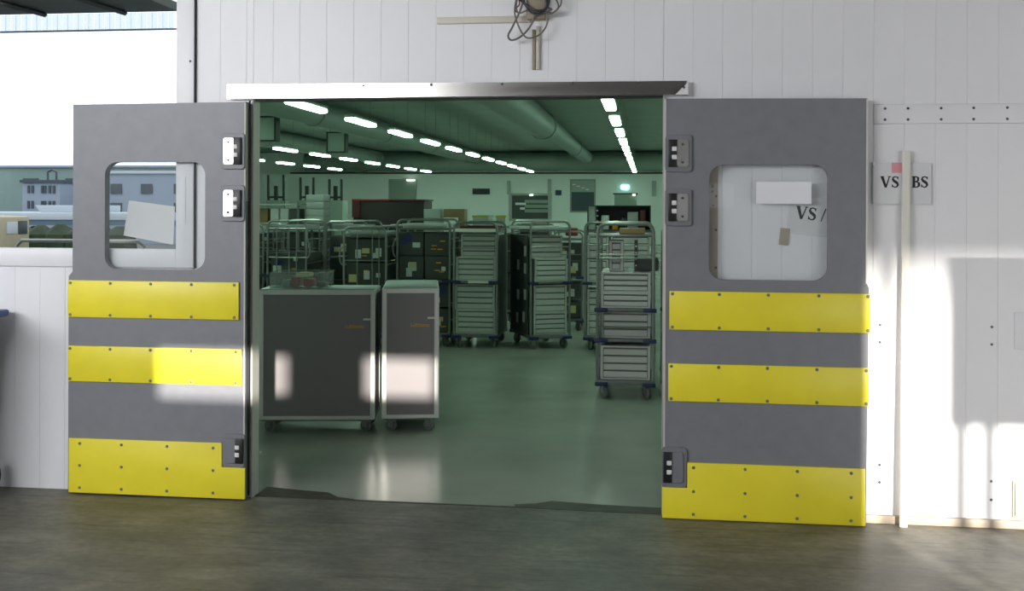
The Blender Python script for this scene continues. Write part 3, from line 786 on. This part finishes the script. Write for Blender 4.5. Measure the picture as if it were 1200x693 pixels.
w3 = thing('window_3', 'tall far window with painted reflections on its pale top and a dark lower pane', None, (0, 0, 0), kind='structure')
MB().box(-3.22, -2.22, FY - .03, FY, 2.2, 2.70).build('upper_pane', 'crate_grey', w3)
MB().box(-3.22, -2.22, FY - .04, FY, 1.38, 2.2).build('lower_pane', 'facade_dark', w3)
plate_with_hole('window_frame', [(-3.27, 1.34), (-2.18, 1.34), (-2.18, 2.75), (-3.27, 2.75)], [(-3.2, 1.4), (-2.24, 1.4), (-2.24, 2.68), (-3.2, 2.68)], FY - .07, FY, 'panel_green', w3)
for i in range(4): MB().box(-3.17 + i * .19, -3.03 + i * .19, FY - .045, FY - .031, 2.50 - i * .07, 2.54 - i * .07).build('painted_reflection', 'paper_white', w3)  # white stripes paint the lights reflected in the upper pane
tag(MB().box(-1.10, -.775, FY - .1, FY, 2.32, 2.50).build('exit_sign', 'exit_light', bevel=.02), 'lit green escape sign on the far wall', 'exit sign')
d4 = thing('door_4', 'grey hatch door under the lit escape sign', None, (0, 0, 0), kind='structure')
MB().box(-1.385, -.45, FY - .04, FY, 0, 2.10).build('leaf', 'panel_green', d4)
MB().box(-1.44, -.40, FY - .06, FY - .0, 2.10, 2.16).build('head', 'crate_dark', d4)
tag(MB().box(-.62, -.50, FY - .18, FY - .061, 2.05, 2.13).build('door_lamp', 'lamp_small'), 'small lit lamp at the grey hatch door', 'lamp')
for x0, x1, z0, z1 in ((-5.96, -5.84, 2.1, 2.68), (-4.22, -4.07, 2.03, 2.75), (.19, .37, 2.03, 2.68)):
    tag(MB().box(x0, x1, FY - .1, FY, z0, z1).build('wall_pillar', 'crate_grey'), 'short grey vertical box on the far wall', 'wall box', 'grey vertical boxes on the far wall')
d5 = thing('door_5', 'pale green glazed door in the far wall with a lit lamp above', None, (0, 0, 0), kind='structure')
MB().box(-11.12, -9.98, FY - .03, FY, 0, 2.70).build('leaf', 'panel_green', d5)
plate_with_hole('frame', [(-11.17, 0), (-9.93, 0), (-9.93, 2.75), (-11.17, 2.75)], [(-11.1, .05), (-10.0, .05), (-10.0, 2.68), (-11.1, 2.68)], FY - .06, FY, 'crate_grey', d5)
tag(MB().box(-10.35, -10.0, FY - .16, FY - .061, 2.66, 2.74).build('door_lamp', 'lamp_small'), 'small lit lamp over the pale green glazed door', 'lamp')

# ------------------------------------------------------------------ trolleys
def caster_mesh(r=.05):
    fork = MB().box(-.022, .022, -.03, .03, r * 1.9, r * 2.2).box(-.022, -.016, -.022, .022, r * .8, r * 1.95).box(.016, .022, -.022, .022, r * .8, r * 1.95).mesh('caster', 'tube_steel')
    wheel = MB().lathe([(r * .25, -.014), (r * .95, -.014), (r, -.010), (r, .010), (r * .95, .014), (r * .25, .014)], (0, 0, r), 'x', 16).mesh('wheel', 'wheel_grey', smooth=True)
    return fork, wheel
CF, CW = caster_mesh(.040)
CFL, CWL = caster_mesh(.0565)

def galley(name, label, loc, w, d, h, z0, logo_x, rz=0.0):
    t = thing(name, label, 'trolley', loc, rz)
    p = .034
    x0, x1 = -w / 2, w / 2
    # aluminium edge profiles on each face, dark panels inset
    fr = MB()
    for y in (0, d - p):
        fr.box(x0, x0 + p, y, y + p, z0, h).box(x1 - p, x1, y, y + p, z0, h)
        fr.box(x0 + p, x1 - p, y, y + p, z0, z0 + p * .8).box(x0 + p, x1 - p, y, y + p, h - p, h)
    for x in (x0, x1 - p): fr.box(x, x + p, p, d - p, z0, z0 + p * .8).box(x, x + p, p, d - p, h - p, h)
    fr.build('frame', 'galley_alu', t, bevel=.003, seg=1)
    dp = MB().box(x0 + p - .002, x1 - p + .002, .008, .02, z0 + .02, h - .02).build('door_panel', 'galley_dark', t)
    MB().box(x0 + .006, x0 + .016, p - .002, d - p + .002, z0 + .02, h - .02).build('side_panel', 'galley_dark', t)
    MB().box(x1 - .016, x1 - .006, p - .002, d - p + .002, z0 + .02, h - .02).build('side_panel', 'galley_dark', t)
    MB().box(x0 + p - .002, x1 - p + .002, d - .02, d - .008, z0 + .02, h - .02).build('back_panel', 'galley_dark', t)
    MB().box(x0 + .01, x1 - .01, .01, d - .01, h - .006, h + .006).build('top', 'galley_top', t, bevel=.004)
    MB().box(x0 + .02, x1 - .02, .02, d - .02, z0 - .012, z0 + .01).build('base', 'deck_grey', t)
    text_mesh('lettering', 'Lufthansa', .036, 'orange', dp, (logo_x, .0072, h * .735))
    for x in (x0 + .07, x1 - .07):
        for y in (.07, d - .07):
            c = place(CF, 'caster', t, (x, y, 0), (0, 0, random.uniform(1.0, 1.35))); place(CW, 'wheel', c)
    MB().box(x1 - p - .05, x1 - p + .004, -.006, .008, h * .79, h * .79 + .012).build('latch', 'galley_alu', t)
    return t
galley('galley_trolley', 'wide dark galley trolley with a clear tray on top', (-2.355, 1.64, 0), .835, .42, 1.03, .095, .200, math.radians(9))
galley('galley_trolley', 'narrow dark galley trolley beside the wide one', (-1.695, 1.765, 0), .412, .80, 1.04, .10, .0, math.radians(12))
# clear tray on the wide trolley with its contents
cb = thing('clear_tray', 'clear plastic tray on the wide galley trolley', 'tray', (-2.50, 1.665, 1.037), math.radians(9))
m = MB(); W, D_, H_ = .21, .30, .118
m.box(-W, W, 0, D_, 0, .004).box(-W, W, 0, .004, .004, H_).box(-W, W, D_ - .004, D_, .004, H_).box(-W, -W + .004, .004, D_ - .004, .004, H_).box(W - .004, W, .004, D_ - .004, .004, H_)
m.build('box', 'clear_plastic', cb)
for ya in (-.008, D_): MB().box(-W - .008, W + .008, ya, ya + .008, H_ - .008, H_).build('rim', 'clear_plastic', cb)
for i, (x, mt, z1) in enumerate(((-.05, 'red', .075), (.045, 'red', .06), (-.12, 'crate_grey', .05), (.14, 'unit_dark', .04))):
    tag(MB().prism(rrect(x - .028, x + .028, .0, z1, .01, 3), .06, .17).build('packet', mt, None, (-2.50, 1.665, 1.0425), bevel=.003),
        {0: 'red packet in the clear tray, taller of two', 1: 'red packet in the clear tray, shorter of two', 2: 'pale grey packet in the clear tray', 3: 'dark flat packet in the clear tray'}[i], 'packet')
tag(MB().prism(rrect(-.045, .06, .0, .03, .01, 3), .06, .16).build('packet', 'sticker_yellow', None, (-2.50, 1.665, 1.118), bevel=.003), 'pale yellow packet lying on the red ones in the clear tray', 'packet')

def hoop(w, h, r=.014, cr=.07):
    pts = [(-w / 2, 0, .13), (-w / 2, 0, h - cr)]
    for k in range(1, 6):
        a = math.radians(180 - 18 * k); pts.append((-w / 2 + cr + cr * math.cos(a), 0, h - cr + cr * math.sin(a)))
    for k in range(0, 6):
        a = math.radians(90 - 18 * k); pts.append((w / 2 - cr + cr * math.cos(a), 0, h - cr + cr * math.sin(a)))
    pts.append((w / 2, 0, .13))
    return MB().tube(pts, r, 8)
def cage(label, loc, w, d, h, rz=0.0, shelves=(.76,), handle=None, bars=(1.2,), buffers='buffer_blue', top=True):
    t = thing('cage_trolley', label, 'trolley', loc, rz)
    hm = hoop(w - .03, h).mesh('hoop', 'tube_steel', smooth=True)
    place(hm, 'hoop', t, (0, .03, 0)); place(hm, 'hoop', t, (0, d - .03, 0))
    MB().box(-w / 2 + .0, w / 2 - .0, 0, d, .125, .165).build('deck', 'deck_grey', t, bevel=.006)
    bf = MB().box(-.055, .055, -.012, .035, .115, .15).mesh('corner_buffer', buffers, bevel=.006)
    for x in (-w / 2 + .05, w / 2 - .05):
        for y, s in ((0, 0), (d, math.pi)): place(bf, 'corner_buffer', t, (x, y, 0), (0, 0, s))
    for z in shelves:
        sh = MB().box(-w / 2 + .005, w / 2 - .005, .015, d - .015, z - .012, z + .012).build('shelf', 'deck_grey', t, bevel=.004)
        MB().box(-w / 2 - .012, -w / 2 + .10, -.012, .03, z - .016, z + .016).build('bumper', buffers, sh, bevel=.005)
        MB().box(w / 2 - .10, w / 2 + .012, -.012, .03, z - .016, z + .016).build('bumper', buffers, sh, bevel=.005)
    rl = MB().cyl((0, .03, 0), (0, d - .03, 0), .009, 6).mesh('side_rail', 'tube_steel', smooth=True)
    for x in (-w / 2 + .015, w / 2 - .015):
        for z in (.30, .50, .95, h - .22): place(rl, 'side_rail', t, (x, 0, z))
    br = MB().cyl((-w / 2 + .015, .03, 0), (w / 2 - .015, .03, 0), .007, 6).mesh('cross_bar', 'tube_steel', smooth=True)
    for z in bars: place(br, 'cross_bar', t, (0, 0, z))
    if top:
        MB().box(-w / 2 + .02, w / 2 - .02, .035, d - .035, h - .11, h - .095).build('top_shelf', 'deck_grey', t, bevel=.003)
    for x in (-w / 2 + .07, w / 2 - .07):
        for y in (.08, d - .08):
            c = place(CFL, 'caster', t, (x, y, 0), (0, 0, random.uniform(.2, 1.3))); place(CWL, 'wheel', c)
    if handle:
        x = handle * (w / 2 - .015)
        MB().tube(cat([(x, .03, h - .22), (x + handle * .035, .02, h - .25), (x + handle * .05, .015, h - .33), (x + handle * .035, .02, h - .41), (x, .03, h - .44)], 5), .010, 7).build('handle', 'tube_steel', t, smooth=True)
    return t
_dr = {}
LEVEL = {}
def level(t, label, x):
    if not label.startswith(('ridged', 'dark unit with', 'dark unit in the slim', 'dark unit in the second', 'dark unit in the trolley')): return label
    k = (t.name, x if t.name in TWO else 0); LEVEL[k] = LEVEL.get(k, -1) + 1
    return ('lowest ', 'second-lowest ', 'second-highest ', 'topmost ')[LEVEL[k]] + label
TWO = set()
def drawer(t, label, group, x, y, z, w, h, d, n=3, name='drawer_box'):
    """ridged aluminium box; t gives the trolley it stands in"""
    label = level(t, label, x)
    key = (round(w, 3), round(h, 3), round(d, 3), n)
    if key not in _dr:
        body = MB().box(-w / 2, w / 2, 0.012, d, 0, h).mesh('body', 'box_alu', bevel=.004, seg=1)
        rim = MB().box(-w / 2, -w / 2 + .022, 0, .012, 0, h).box(w / 2 - .022, w / 2, 0, .012, 0, h).box(-w / 2 + .022, w / 2 - .022, 0, .012, h - .014, h).box(-w / 2 + .022, w / 2 - .022, 0, .012, 0, .012).mesh('rim', 'box_alu')
        rh = (h - .03) / n
        rib = MB().prism([(-w / 2 + .026, .002), (w / 2 - .026, .002), (w / 2 - .026, rh - .012), (-w / 2 + .026, rh - .012)], .001, .013).mesh('ridge', 'box_alu', bevel=.003, seg=1)
        gap = MB().box(-w / 2 + .022, w / 2 - .022, .010, .0125, .012, h - .014).mesh('groove', 'box_rib')
        _dr[key] = (body, rim, rib, gap, rh)
    body, rim, rib, gap, rh = _dr[key]
    M = Matrix.Translation(t.location) @ Matrix.Rotation(t.rotation_euler.z, 4, 'Z')
    o = thing(name, label, 'box', M @ Vector((x, y, z)), t.rotation_euler.z, group)
    place(body, 'body', o); place(rim, 'rim', o); place(gap, 'groove', o)
    for k in range(n): place(rib, 'ridge', o, (0, 0, .014 + k * rh))
    return o
_un = {}
STK = {}
def sticker(w, h, mt):
    k = (w, h, mt)
    if k not in STK: STK[k] = MB().box(-w / 2, w / 2, -.0015, 0, -h / 2, h / 2).mesh('sticker', mt)
    return STK[k]
def unit(t, label, group, x, y, z, w, h, d, seed):
    rnd = random.Random(seed)
    label = level(t, label, x)
    key = (w, h, d)
    if key not in _un:
        _un[key] = (MB().box(-w / 2, w / 2, 0, d, 0, h).mesh('body', 'unit_dark', bevel=.008),
                    plate_mesh(w, h))
    M = Matrix.Translation(t.location) @ Matrix.Rotation(t.rotation_euler.z, 4, 'Z')
    o = thing('standard_unit', label, 'box', M @ Vector((x, y, z)), t.rotation_euler.z, group)
    place(_un[key][0], 'body', o); place(_un[key][1], 'door_rim', o)
    for k in range(rnd.choice((3, 4, 5))):
        sw, sh_ = rnd.choice(((.07, .10), (.09, .06), (.10, .09), (.05, .05)))
        mt = rnd.choice(('sticker', 'sticker', 'sticker', 'sticker_yellow', 'sticker_blue', 'orange'))
        if mt == 'orange': sw, sh_ = .06, .012
        place(sticker(sw, sh_, mt), 'sticker', o, (rnd.uniform(-w / 2 + .07, w / 2 - .07), -.0012 - .0016 * k, rnd.uniform(.06, h - .07)))
    return o
def plate_mesh(w, h):
    m = MB()
    m.box(-w / 2 + .012, w / 2 - .012, -.001, .002, .012, h - .012)
    return m.mesh('door_rim', 'crate_dark')

# the cage trolley nearest the right leaf
k8 = cage('tall cage trolley of aluminium boxes closest to the right leaf', (-.181, 3.25, 0), .50, .75, 1.49, 0, (.76, .50), handle=None, bars=(1.20, 1.23, .62), top=True)
lab = 'ridged aluminium box in the cage trolley closest to the right leaf'; grp = 'aluminium boxes in the trolley by the right leaf'
drawer(k8, lab, grp, 0, .05, .167, .42, .285, .62, 4)
drawer(k8, lab, grp, 0, .10, .514, .42, .225, .58, 3)
drawer(k8, lab, grp, 0, .07, .774, .42, .13, .60, 2)
drawer(k8, lab, grp, 0, .07, .906, .42, .17, .60, 3)
# tall narrow white box and dark perforated post inside the upper part
drawer(k8, 'tall pale box on top of the aluminium boxes by the right leaf', None, -.085, .22, 1.08, .12, .26, .30, 4)
pp = thing('perforated_post', 'dark post with white dots on the boxes by the right leaf', 'post', (-.11, 3.50, 1.078))
MB().box(-.0, .03, 0, .03, 0, .27).build('post', 'crate_dark', pp)
for i in range(4): MB().lathe([(.007, 0), (.007, -.002)], (.015, -.0005, .05 + i * .055), 'y', 8).build('dot', 'paper_white', pp)
tag(MB().prism(rrect(-.09, .10, 0, .11, .02, 3), 0, .25).build('parcel', 'crate_dark', None, (.0, 3.50, 1.079), bevel=.006), 'dark parcel lying on the boxes by the right leaf', 'parcel')
tag(MB().box(-.12, .10, 0, .30, 0, .05).build('parcel', 'cardboard', None, (-.12, 3.45, 1.398), bevel=.006), 'flat brown parcel on top shelf by the right leaf', 'parcel')
k9 = cage('cage trolley mostly hidden behind the right leaf', (.375, 3.42, 0), .50, .75, 1.46, 0, (.76,), bars=(1.2,))
for i, z in enumerate((.167, .45, .774, 1.05)):
    drawer(k9, 'ridged aluminium box in the trolley hidden behind the right leaf', 'aluminium boxes in the hidden trolley', 0, .08, z, .42, .26, .6, 3)

# the row at the back
k5 = cage('cage trolley of aluminium boxes with a bright top rail', (-1.955, 6.2, 0), .53, .80, 1.44, 0, (.76,), bars=(1.15,))
MB().box(-.235, .235, .005, .02, 1.335, 1.375).build('top_rail', 'cream', k5)
MB().box(-.08, .15, -.004, .014, .748, .774).build('label_plate', 'cream', k5)
lab = 'ridged aluminium box in the trolley with the bright top rail'; grp = 'aluminium boxes in the trolley with the bright rail'
drawer(k5, lab, grp, .0, .05, .167, .46, .27, .65, 4); drawer(k5, lab, grp, -.01, .05, .44, .46, .29, .65, 4)
drawer(k5, lab, grp, .0, .05, .774, .46, .27, .65, 4); drawer(k5, lab, grp, .03, .09, 1.047, .42, .26, .6, 4)
k6 = cage('cage trolley turned at an angle beside the bright-railed one', (-1.085, 6.25, 0), .50, .80, 1.46, math.radians(24), (.76,), bars=(1.17,))
MB().box(-.262, -.254, .06, .74, .17, 1.30).build('side_panel', 'crate_dark', k6)
MB().box(.270, .276, .06, .74, .17, 1.30).build('side_panel', 'crate_dark', k5)
lab = 'ridged aluminium box in the cage trolley turned at an angle'; grp = 'aluminium boxes in the angled trolley'
drawer(k6, lab, grp, .01, .05, .167, .40, .25, .65, 4); drawer(k6, lab, grp, .01, .05, .42, .40, .31, .65, 4)
drawer(k6, lab, grp, .02, .05, .774, .40, .26, .65, 4); drawer(k6, lab, grp, -.01, .15, 1.037, .40, .26, .55, 4)
for i, (yy, zz) in enumerate(((.15, 1.12), (.15, .92), (.42, .95), (.15, .62), (.42, .60), (.2, .36), (.45, .33))):
    M = Matrix.Translation(k6.location) @ Matrix.Rotation(k6.rotation_euler.z, 4, 'Z')
    o = tag(place(sticker(.09, .12, 'sticker'), 'route_card', None, M @ Vector((-.2635, yy, zz)), (0, 0, k6.rotation_euler.z - math.pi / 2)),
            'white card stuck on the side of the angled trolley', 'card', 'white cards on the side of the angled trolley')
k4 = cage('wide cage trolley holding two columns of dark units', (-2.575, 6.25, 0), .655, .60, 1.47, 0, (.76,), handle=-1, bars=(1.36,))
lab = 'dark unit with white stickers in the wide cage trolley'; grp = 'dark units in the wide cage trolley'
TWO.add(k4.name)
for i, x in enumerate((-.155, .155)):
    for j, z in enumerate((.167, .46, .774, 1.05)): unit(k4, lab + (' on its handle side' if x < 0 else ' beside the bright-railed one'), grp, x, .06, z, .295, .272, .5, 10 * i + j)
k3 = cage('low cage trolley in front of another in the row', (-3.225, 6.08, 0), .53, .70, 1.38, 0, (.70,), handle=-1, bars=(1.0, 1.3))
lab = 'dark unit with stickers in the low cage trolley'; grp = 'dark units in the low cage trolley'
for j, z in enumerate((.167, .43, .714, .99)): unit(k3, lab, grp, 0, .06, z, .46, .258, .58, 50 + j)
bv = MB().cyl((0, .015, .17), (0, .015, 1.37), .007, 6).mesh('bar', 'tube_steel')
for x in (-.09, .09, .17): place(bv, 'bar', k3, (x, 0.0, 0))
k2 = cage('cage trolley standing behind the low one in the row', (-3.72, 7.03, 0), .56, .75, 1.43, 0, (.70,), handle=-1, bars=(1.0, 1.32))
lab = 'dark unit with stickers in the trolley behind the low one'; grp = 'dark units in the trolley behind the low one'
for j, z in enumerate((.167, .43, .714, .99)): unit(k2, lab, grp, 0, .06, z, .46, .258, .58, 70 + j)
k1 = cage('cage trolley with a bright hoop next to the left door jamb', (-4.20, 6.2, 0), .50, .75, 1.45, 0, (.80,), handle=1, bars=(1.02, 1.36))
lab = 'dark unit with stickers in the trolley next to the left jamb'; grp = 'dark units in the trolley next to the left jamb'
for j, z in enumerate((.167, .43, .814)): unit(k1, lab, grp, 0, .06, z, .42, .258, .58, 90 + j)
for x in (-.12, .03, .12): place(bv, 'bar', k1, (x, 0.0, 0))
k0_ = cage('cage trolley cut off by the left door jamb', (-4.78, 6.35, 0), .50, .75, 1.40, 0, (.80,), bars=(1.02, 1.3))
lab = 'dark unit in the trolley cut off by the left jamb'; grp = 'dark units in the trolley cut off by the jamb'
for j, z in enumerate((.167, .43, .814)): unit(k0_, lab, grp, 0, .06, z, .42, .258, .58, 110 + j)
k7 = cage('wide cage trolley standing behind the one at the right leaf', (-.32, 6.25, 0), .79, .55, 1.45, 0, (.76,), bars=(1.2,))
TWO.add(k7.name)
lab = 'ridged pale box in the wide trolley behind the right one'; grp = 'pale boxes in the wide trolley behind'
for x in (-.235, .13):
    for z in (.167, .43, .774, 1.05): drawer(k7, lab.replace('pale', 'narrow pale' if x < 0 else 'broad pale'), grp, x, .06, z, .24 if x < 0 else .44, .255, .45, 3)
kb = cage('slim cage trolley in the gap behind the angled one', (-1.02, 8.0, 0), .40, .70, 1.30, 0, (.70,), bars=(1.0,))
for z in (.167, .42, .714, .93): unit(kb, 'dark unit in the slim trolley behind the angled one', 'dark units in the slim trolley', 0, .06, z, .32, .21, .55, int(z * 100))
tag(MB().prism(rrect(-.08, .08, 0, .10, .02, 3), 0, .2).build('packet', 'red', None, (-.99, 8.15, 1.241), bevel=.005), 'red packet on the slim trolley', 'packet')

# second row of trolleys behind, filling the dark depth
for i, (x, y, where) in enumerate(((-5.75, 9.2, 'under the dark red sack'), (-5.05, 9.2, 'behind the open rack'), (-3.55, 8.9, 'in front of the red-edged counter'),
                                   (-2.85, 8.9, 'under the grey carton'), (-2.15, 8.9, 'under the yellow trays'), (-1.75, 10.3, 'behind the yellow trays'), (-.35, 9.4, 'under the brown carton'))):
    c = cage('loaded cage trolley in the second row ' + where, (x, y, 0), .60, .75, 1.34, 0, (.70,), bars=(1.0,))
    c['group'] = 'second row cage trolleys'
    for z in (.167, .43, .714, .972):
        unit(c, 'dark unit in the second row trolley ' + where, 'dark units in the second row', 0, .06, z, .50, .252, .58, int(i * 31 + z * 100))

# things standing on top of the trolleys
def crate(label, loc, w, d, h, mt, lid=None, rz=0):
    o = thing('storage_crate', label, 'crate', loc, rz); t_ = .008
    MB().box(-w / 2, w / 2, 0, d, 0, t_).box(-w / 2, w / 2, 0, t_, t_, h).box(-w / 2, w / 2, d - t_, d, t_, h).box(-w / 2, -w / 2 + t_, t_, d - t_, t_, h).box(w / 2 - t_, w / 2, t_, d - t_, t_, h).build('box', mt, o)
    for ya in (-.01, d): MB().box(-w / 2 - .01, w / 2 + .01, ya, ya + .01, h - .025, h).build('rim', lid or mt, o)
    return o
# open rack with boxes above the left trolleys
rk = thing('storage_rack', 'low open rack of boxes above the left trolleys', 'rack', (-5.34, 8.55, 0))
for x in (-.48, .48):
    for y in (0, .38): MB().box(x - .015, x + .015, y, y + .03, 0, 1.66).build('post', 'deck_grey', rk)
for z in (1.34, 1.63): MB().box(-.5, .5, 0, .41, z, z + .02).build('shelf', 'crate_grey', rk)
for i, (x, w, mt, lb) in enumerate(((-.38, .22, 'crate_grey', 'grey box on the open rack, beside the bar of the jamb'), (-.08, .16, 'cardboard', 'brown box on the open rack'),
                                    (.13, .12, 'sticker', 'white box on the open rack next to the brown one'), (.30, .12, 'sticker', 'white box on the open rack next to a dark one'), (.46, .13, 'crate_dark', 'dark box at the end of the open rack'))):
    tag(MB().box(-w / 2, w / 2, 0, .3, 0, .22).build('rack_box', mt, None, (-5.34 + x * .85, 8.62, 1.361), bevel=.006), lb, 'box')
tag(MB().prism(rrect(-.12, .12, 0, .22, .05, 4), 0, .35).build('sack', 'dark_red', None, (-6.03, 9.25, 1.246), bevel=.02), 'dark red sack beside the open rack', 'sack')
for i in range(4):
    tag(MB().box(-.13, .13, 0, .3, 0, .098).build('flat_crate', 'crate_grey', None, (-4.64, 8.62, 1.38 + i * .101), bevel=.008), ('lowest', 'second-lowest', 'second-highest', 'topmost')[i] + ' flat pale crate in the stack beside the open rack', 'crate', 'stacked flat crates beside the open rack')
st_ = thing('crate_stand', 'dark stand carrying the stacked flat crates', 'stand', (-4.64, 8.62, 0))
MB().box(-.16, .16, 0, .32, 1.34, 1.378).build('top', 'deck_grey', st_)
for x in (-.14, .14):
    for y in (.02, .30): MB().box(x - .015, x + .015, y - .015, y + .015, 0, 1.34).build('leg', 'deck_grey', st_)
# long dark bins with red rim
rb = thing('red_rimmed_counter', 'long dark counter with a red top edge behind the trolleys', 'counter', (-3.90, 9.9, 0))
MB().box(-.55, .55, 0, .6, .12, 1.70).build('body', 'counter_black', rb, bevel=.01)
MB().box(-.57, .02, -.02, .62, 1.70, 1.73).build('red_edge', 'red', rb, bevel=.004)
MB().box(.02, .57, -.02, .62, 1.70, 1.725).build('red_edge', 'dark_red', rb, bevel=.004)
MB().box(-.56, -.44, -.03, 0, 1.45, 1.70).build('red_flap', 'dark_red', rb)
for x in (-.45, .45):
    for y in (.1, .5): MB().box(x - .03, x + .03, y - .03, y + .03, 0, .12).build('foot', 'deck_grey', rb)
# flat trays and boxes on the row
for (x, y, z, w, d, h, mt, lb) in (
        (-3.72, 7.13, 1.336, .40, .5, .055, 'crate_grey', 'flat pale tray on the trolley behind the low one'),
        (-3.225, 6.2, 1.286, .42, .5, .05, 'crate_grey', 'flat pale tray on the low cage trolley'),
        (-2.575, 6.35, 1.376, .52, .42, .05, 'sticker', 'long white tray on the wide trolley of dark units'),
        (-1.955, 6.4, 1.346, .40, .5, .05, 'dark_red', 'dark red tray on the trolley with the bright rail'),
        (-4.20, 6.35, 1.356, .36, .5, .045, 'crate_grey', 'flat pale tray on the trolley next to the jamb')):
    crate(lb, (x, y, z), w, d, h, mt)
tag(MB().box(-.30, .32, 0, .4, 0, .035).build('tray', 'sticker', None, (-1.19, 6.42, 1.366), bevel=.006), 'pale flat tray on the angled trolley', 'tray')
bpy.data.objects['tray'].rotation_euler[2] = math.radians(24)
for (x, lb) in ((-2.34, 'long yellow tray in the second row'), (-2.05, 'short yellow tray in the second row')):
    crate(lb, (x, 9.0, 1.246), .22 if 'long' in lb else .13, .4, .25, 'crate_grey', 'yellow_tray')
tag(MB().box(-.12, .12, 0, .3, 0, .34).build('carton', 'crate_grey', None, (-3.05, 9.05, 1.246), bevel=.006), 'grey carton beside the red-edged counter', 'carton')
tag(MB().prism([(-.16, .34), (.14, .34), (.14, 0), (.05, 0), (.05, .22), (-.16, .22)], 0, .25).build('carton', 'cardboard', None, (-2.72, 9.05, 1.246), bevel=.004), 'brown L-shaped carton in the second row', 'carton')
tag(MB().box(-.16, .16, 0, .3, 0, .22).build('carton', 'cardboard', None, (-.60, 9.5, 1.246), bevel=.006), 'brown carton behind the wide trolley', 'carton')
tag(MB().box(-.10, .12, 0, .3, 0, .05).build('flat_carton', 'red', None, (-.55, 9.5, 1.467), bevel=.006), 'flat red carton on the brown one behind the wide trolley', 'carton')
# open-fronted parts case on the wide trolley behind
pc = thing('parts_case', 'open-fronted case of odds and ends on the wide trolley behind', 'case', (-.32, 6.33, 1.357))
w2, h2 = .36, .29
MB().box(-w2, w2, 0, .35, 0, .012).box(-w2, w2, 0, .35, h2 - .012, h2).box(-w2, -w2 + .012, 0, .35, .012, h2 - .012).box(w2 - .012, w2, 0, .35, .012, h2 - .012).box(-w2, w2, .33, .35, .012, h2 - .012).build('shell', 'crate_dark', pc)
MB().box(-w2 + .015, -.27, .02, .3, .014, h2 - .014).build('side_block', 'crate_grey', pc)
for i in range(4): MB().lathe([(.011, 0), (.011, -.003)], (-.245, .0, .05 + i * .06), 'y', 8).build('dot', 'paper_white', pc)
for (x, w, z0, z1, mt, lb) in ((-.16, .085, .0, .16, 'sticker', 'white box in the open-fronted case'), (-.045, .06, 0, .10, 'orange', 'orange packet in the open-fronted case'), (.05, .055, 0, .13, 'crate_dark', 'dark bottle-shaped packet in the open-fronted case'),
                               (.155, .12, 0, .20, 'crate_grey', 'grey carton in the open-fronted case'), (.27, .07, 0, .22, 'dark_red', 'dark red packet in the open-fronted case')):
    tag(MB().box(-w / 2, w / 2, 0, .22, 0, z1).build('packet', mt, None, (-.32 + x, 6.38, 1.3705), bevel=.005), lb, 'packet')
# forked lift stackers in the distance
for i, (x0, x1, zt) in enumerate(((-7.33, -7.02, 2.215), (-6.68, -6.42, 2.166), (-6.10, -5.86, 2.133))):
    xc = (x0 + x1) / 2; hw3 = (x1 - x0) / 2
    fk = thing('lift_stacker', ('tallest', 'middle-sized', 'shortest')[i] + ' dark lift stacker with two upright posts in the distance', 'stacker', (xc, 14.0, 0), 0, 'lift stackers in the distance')
    for s in (-1, 1): MB().box(s * hw3 - .018, s * hw3 + .018, 0, .05, .05, zt).build('mast', 'dark_frame', fk)
    MB().box(-.17, .17, -.08, .3, .06, 1.72).build('body', 'panel_green', fk, bevel=.02)
    MB().box(-hw3, hw3, .01, .04, 1.76, 1.80).build('cross_bar', 'dark_frame', fk)
    MB().box(-.035, .035, 0, .06, 1.72, 2.0).build('control_head', 'dark_frame', fk)
    for s in (-1, 1): MB().lathe([(.02, -.03), (.06, -.03), (.06, .03), (.02, .03)], (s * .14, 0, .06), 'x', 12).build('wheel', 'rubber', fk)
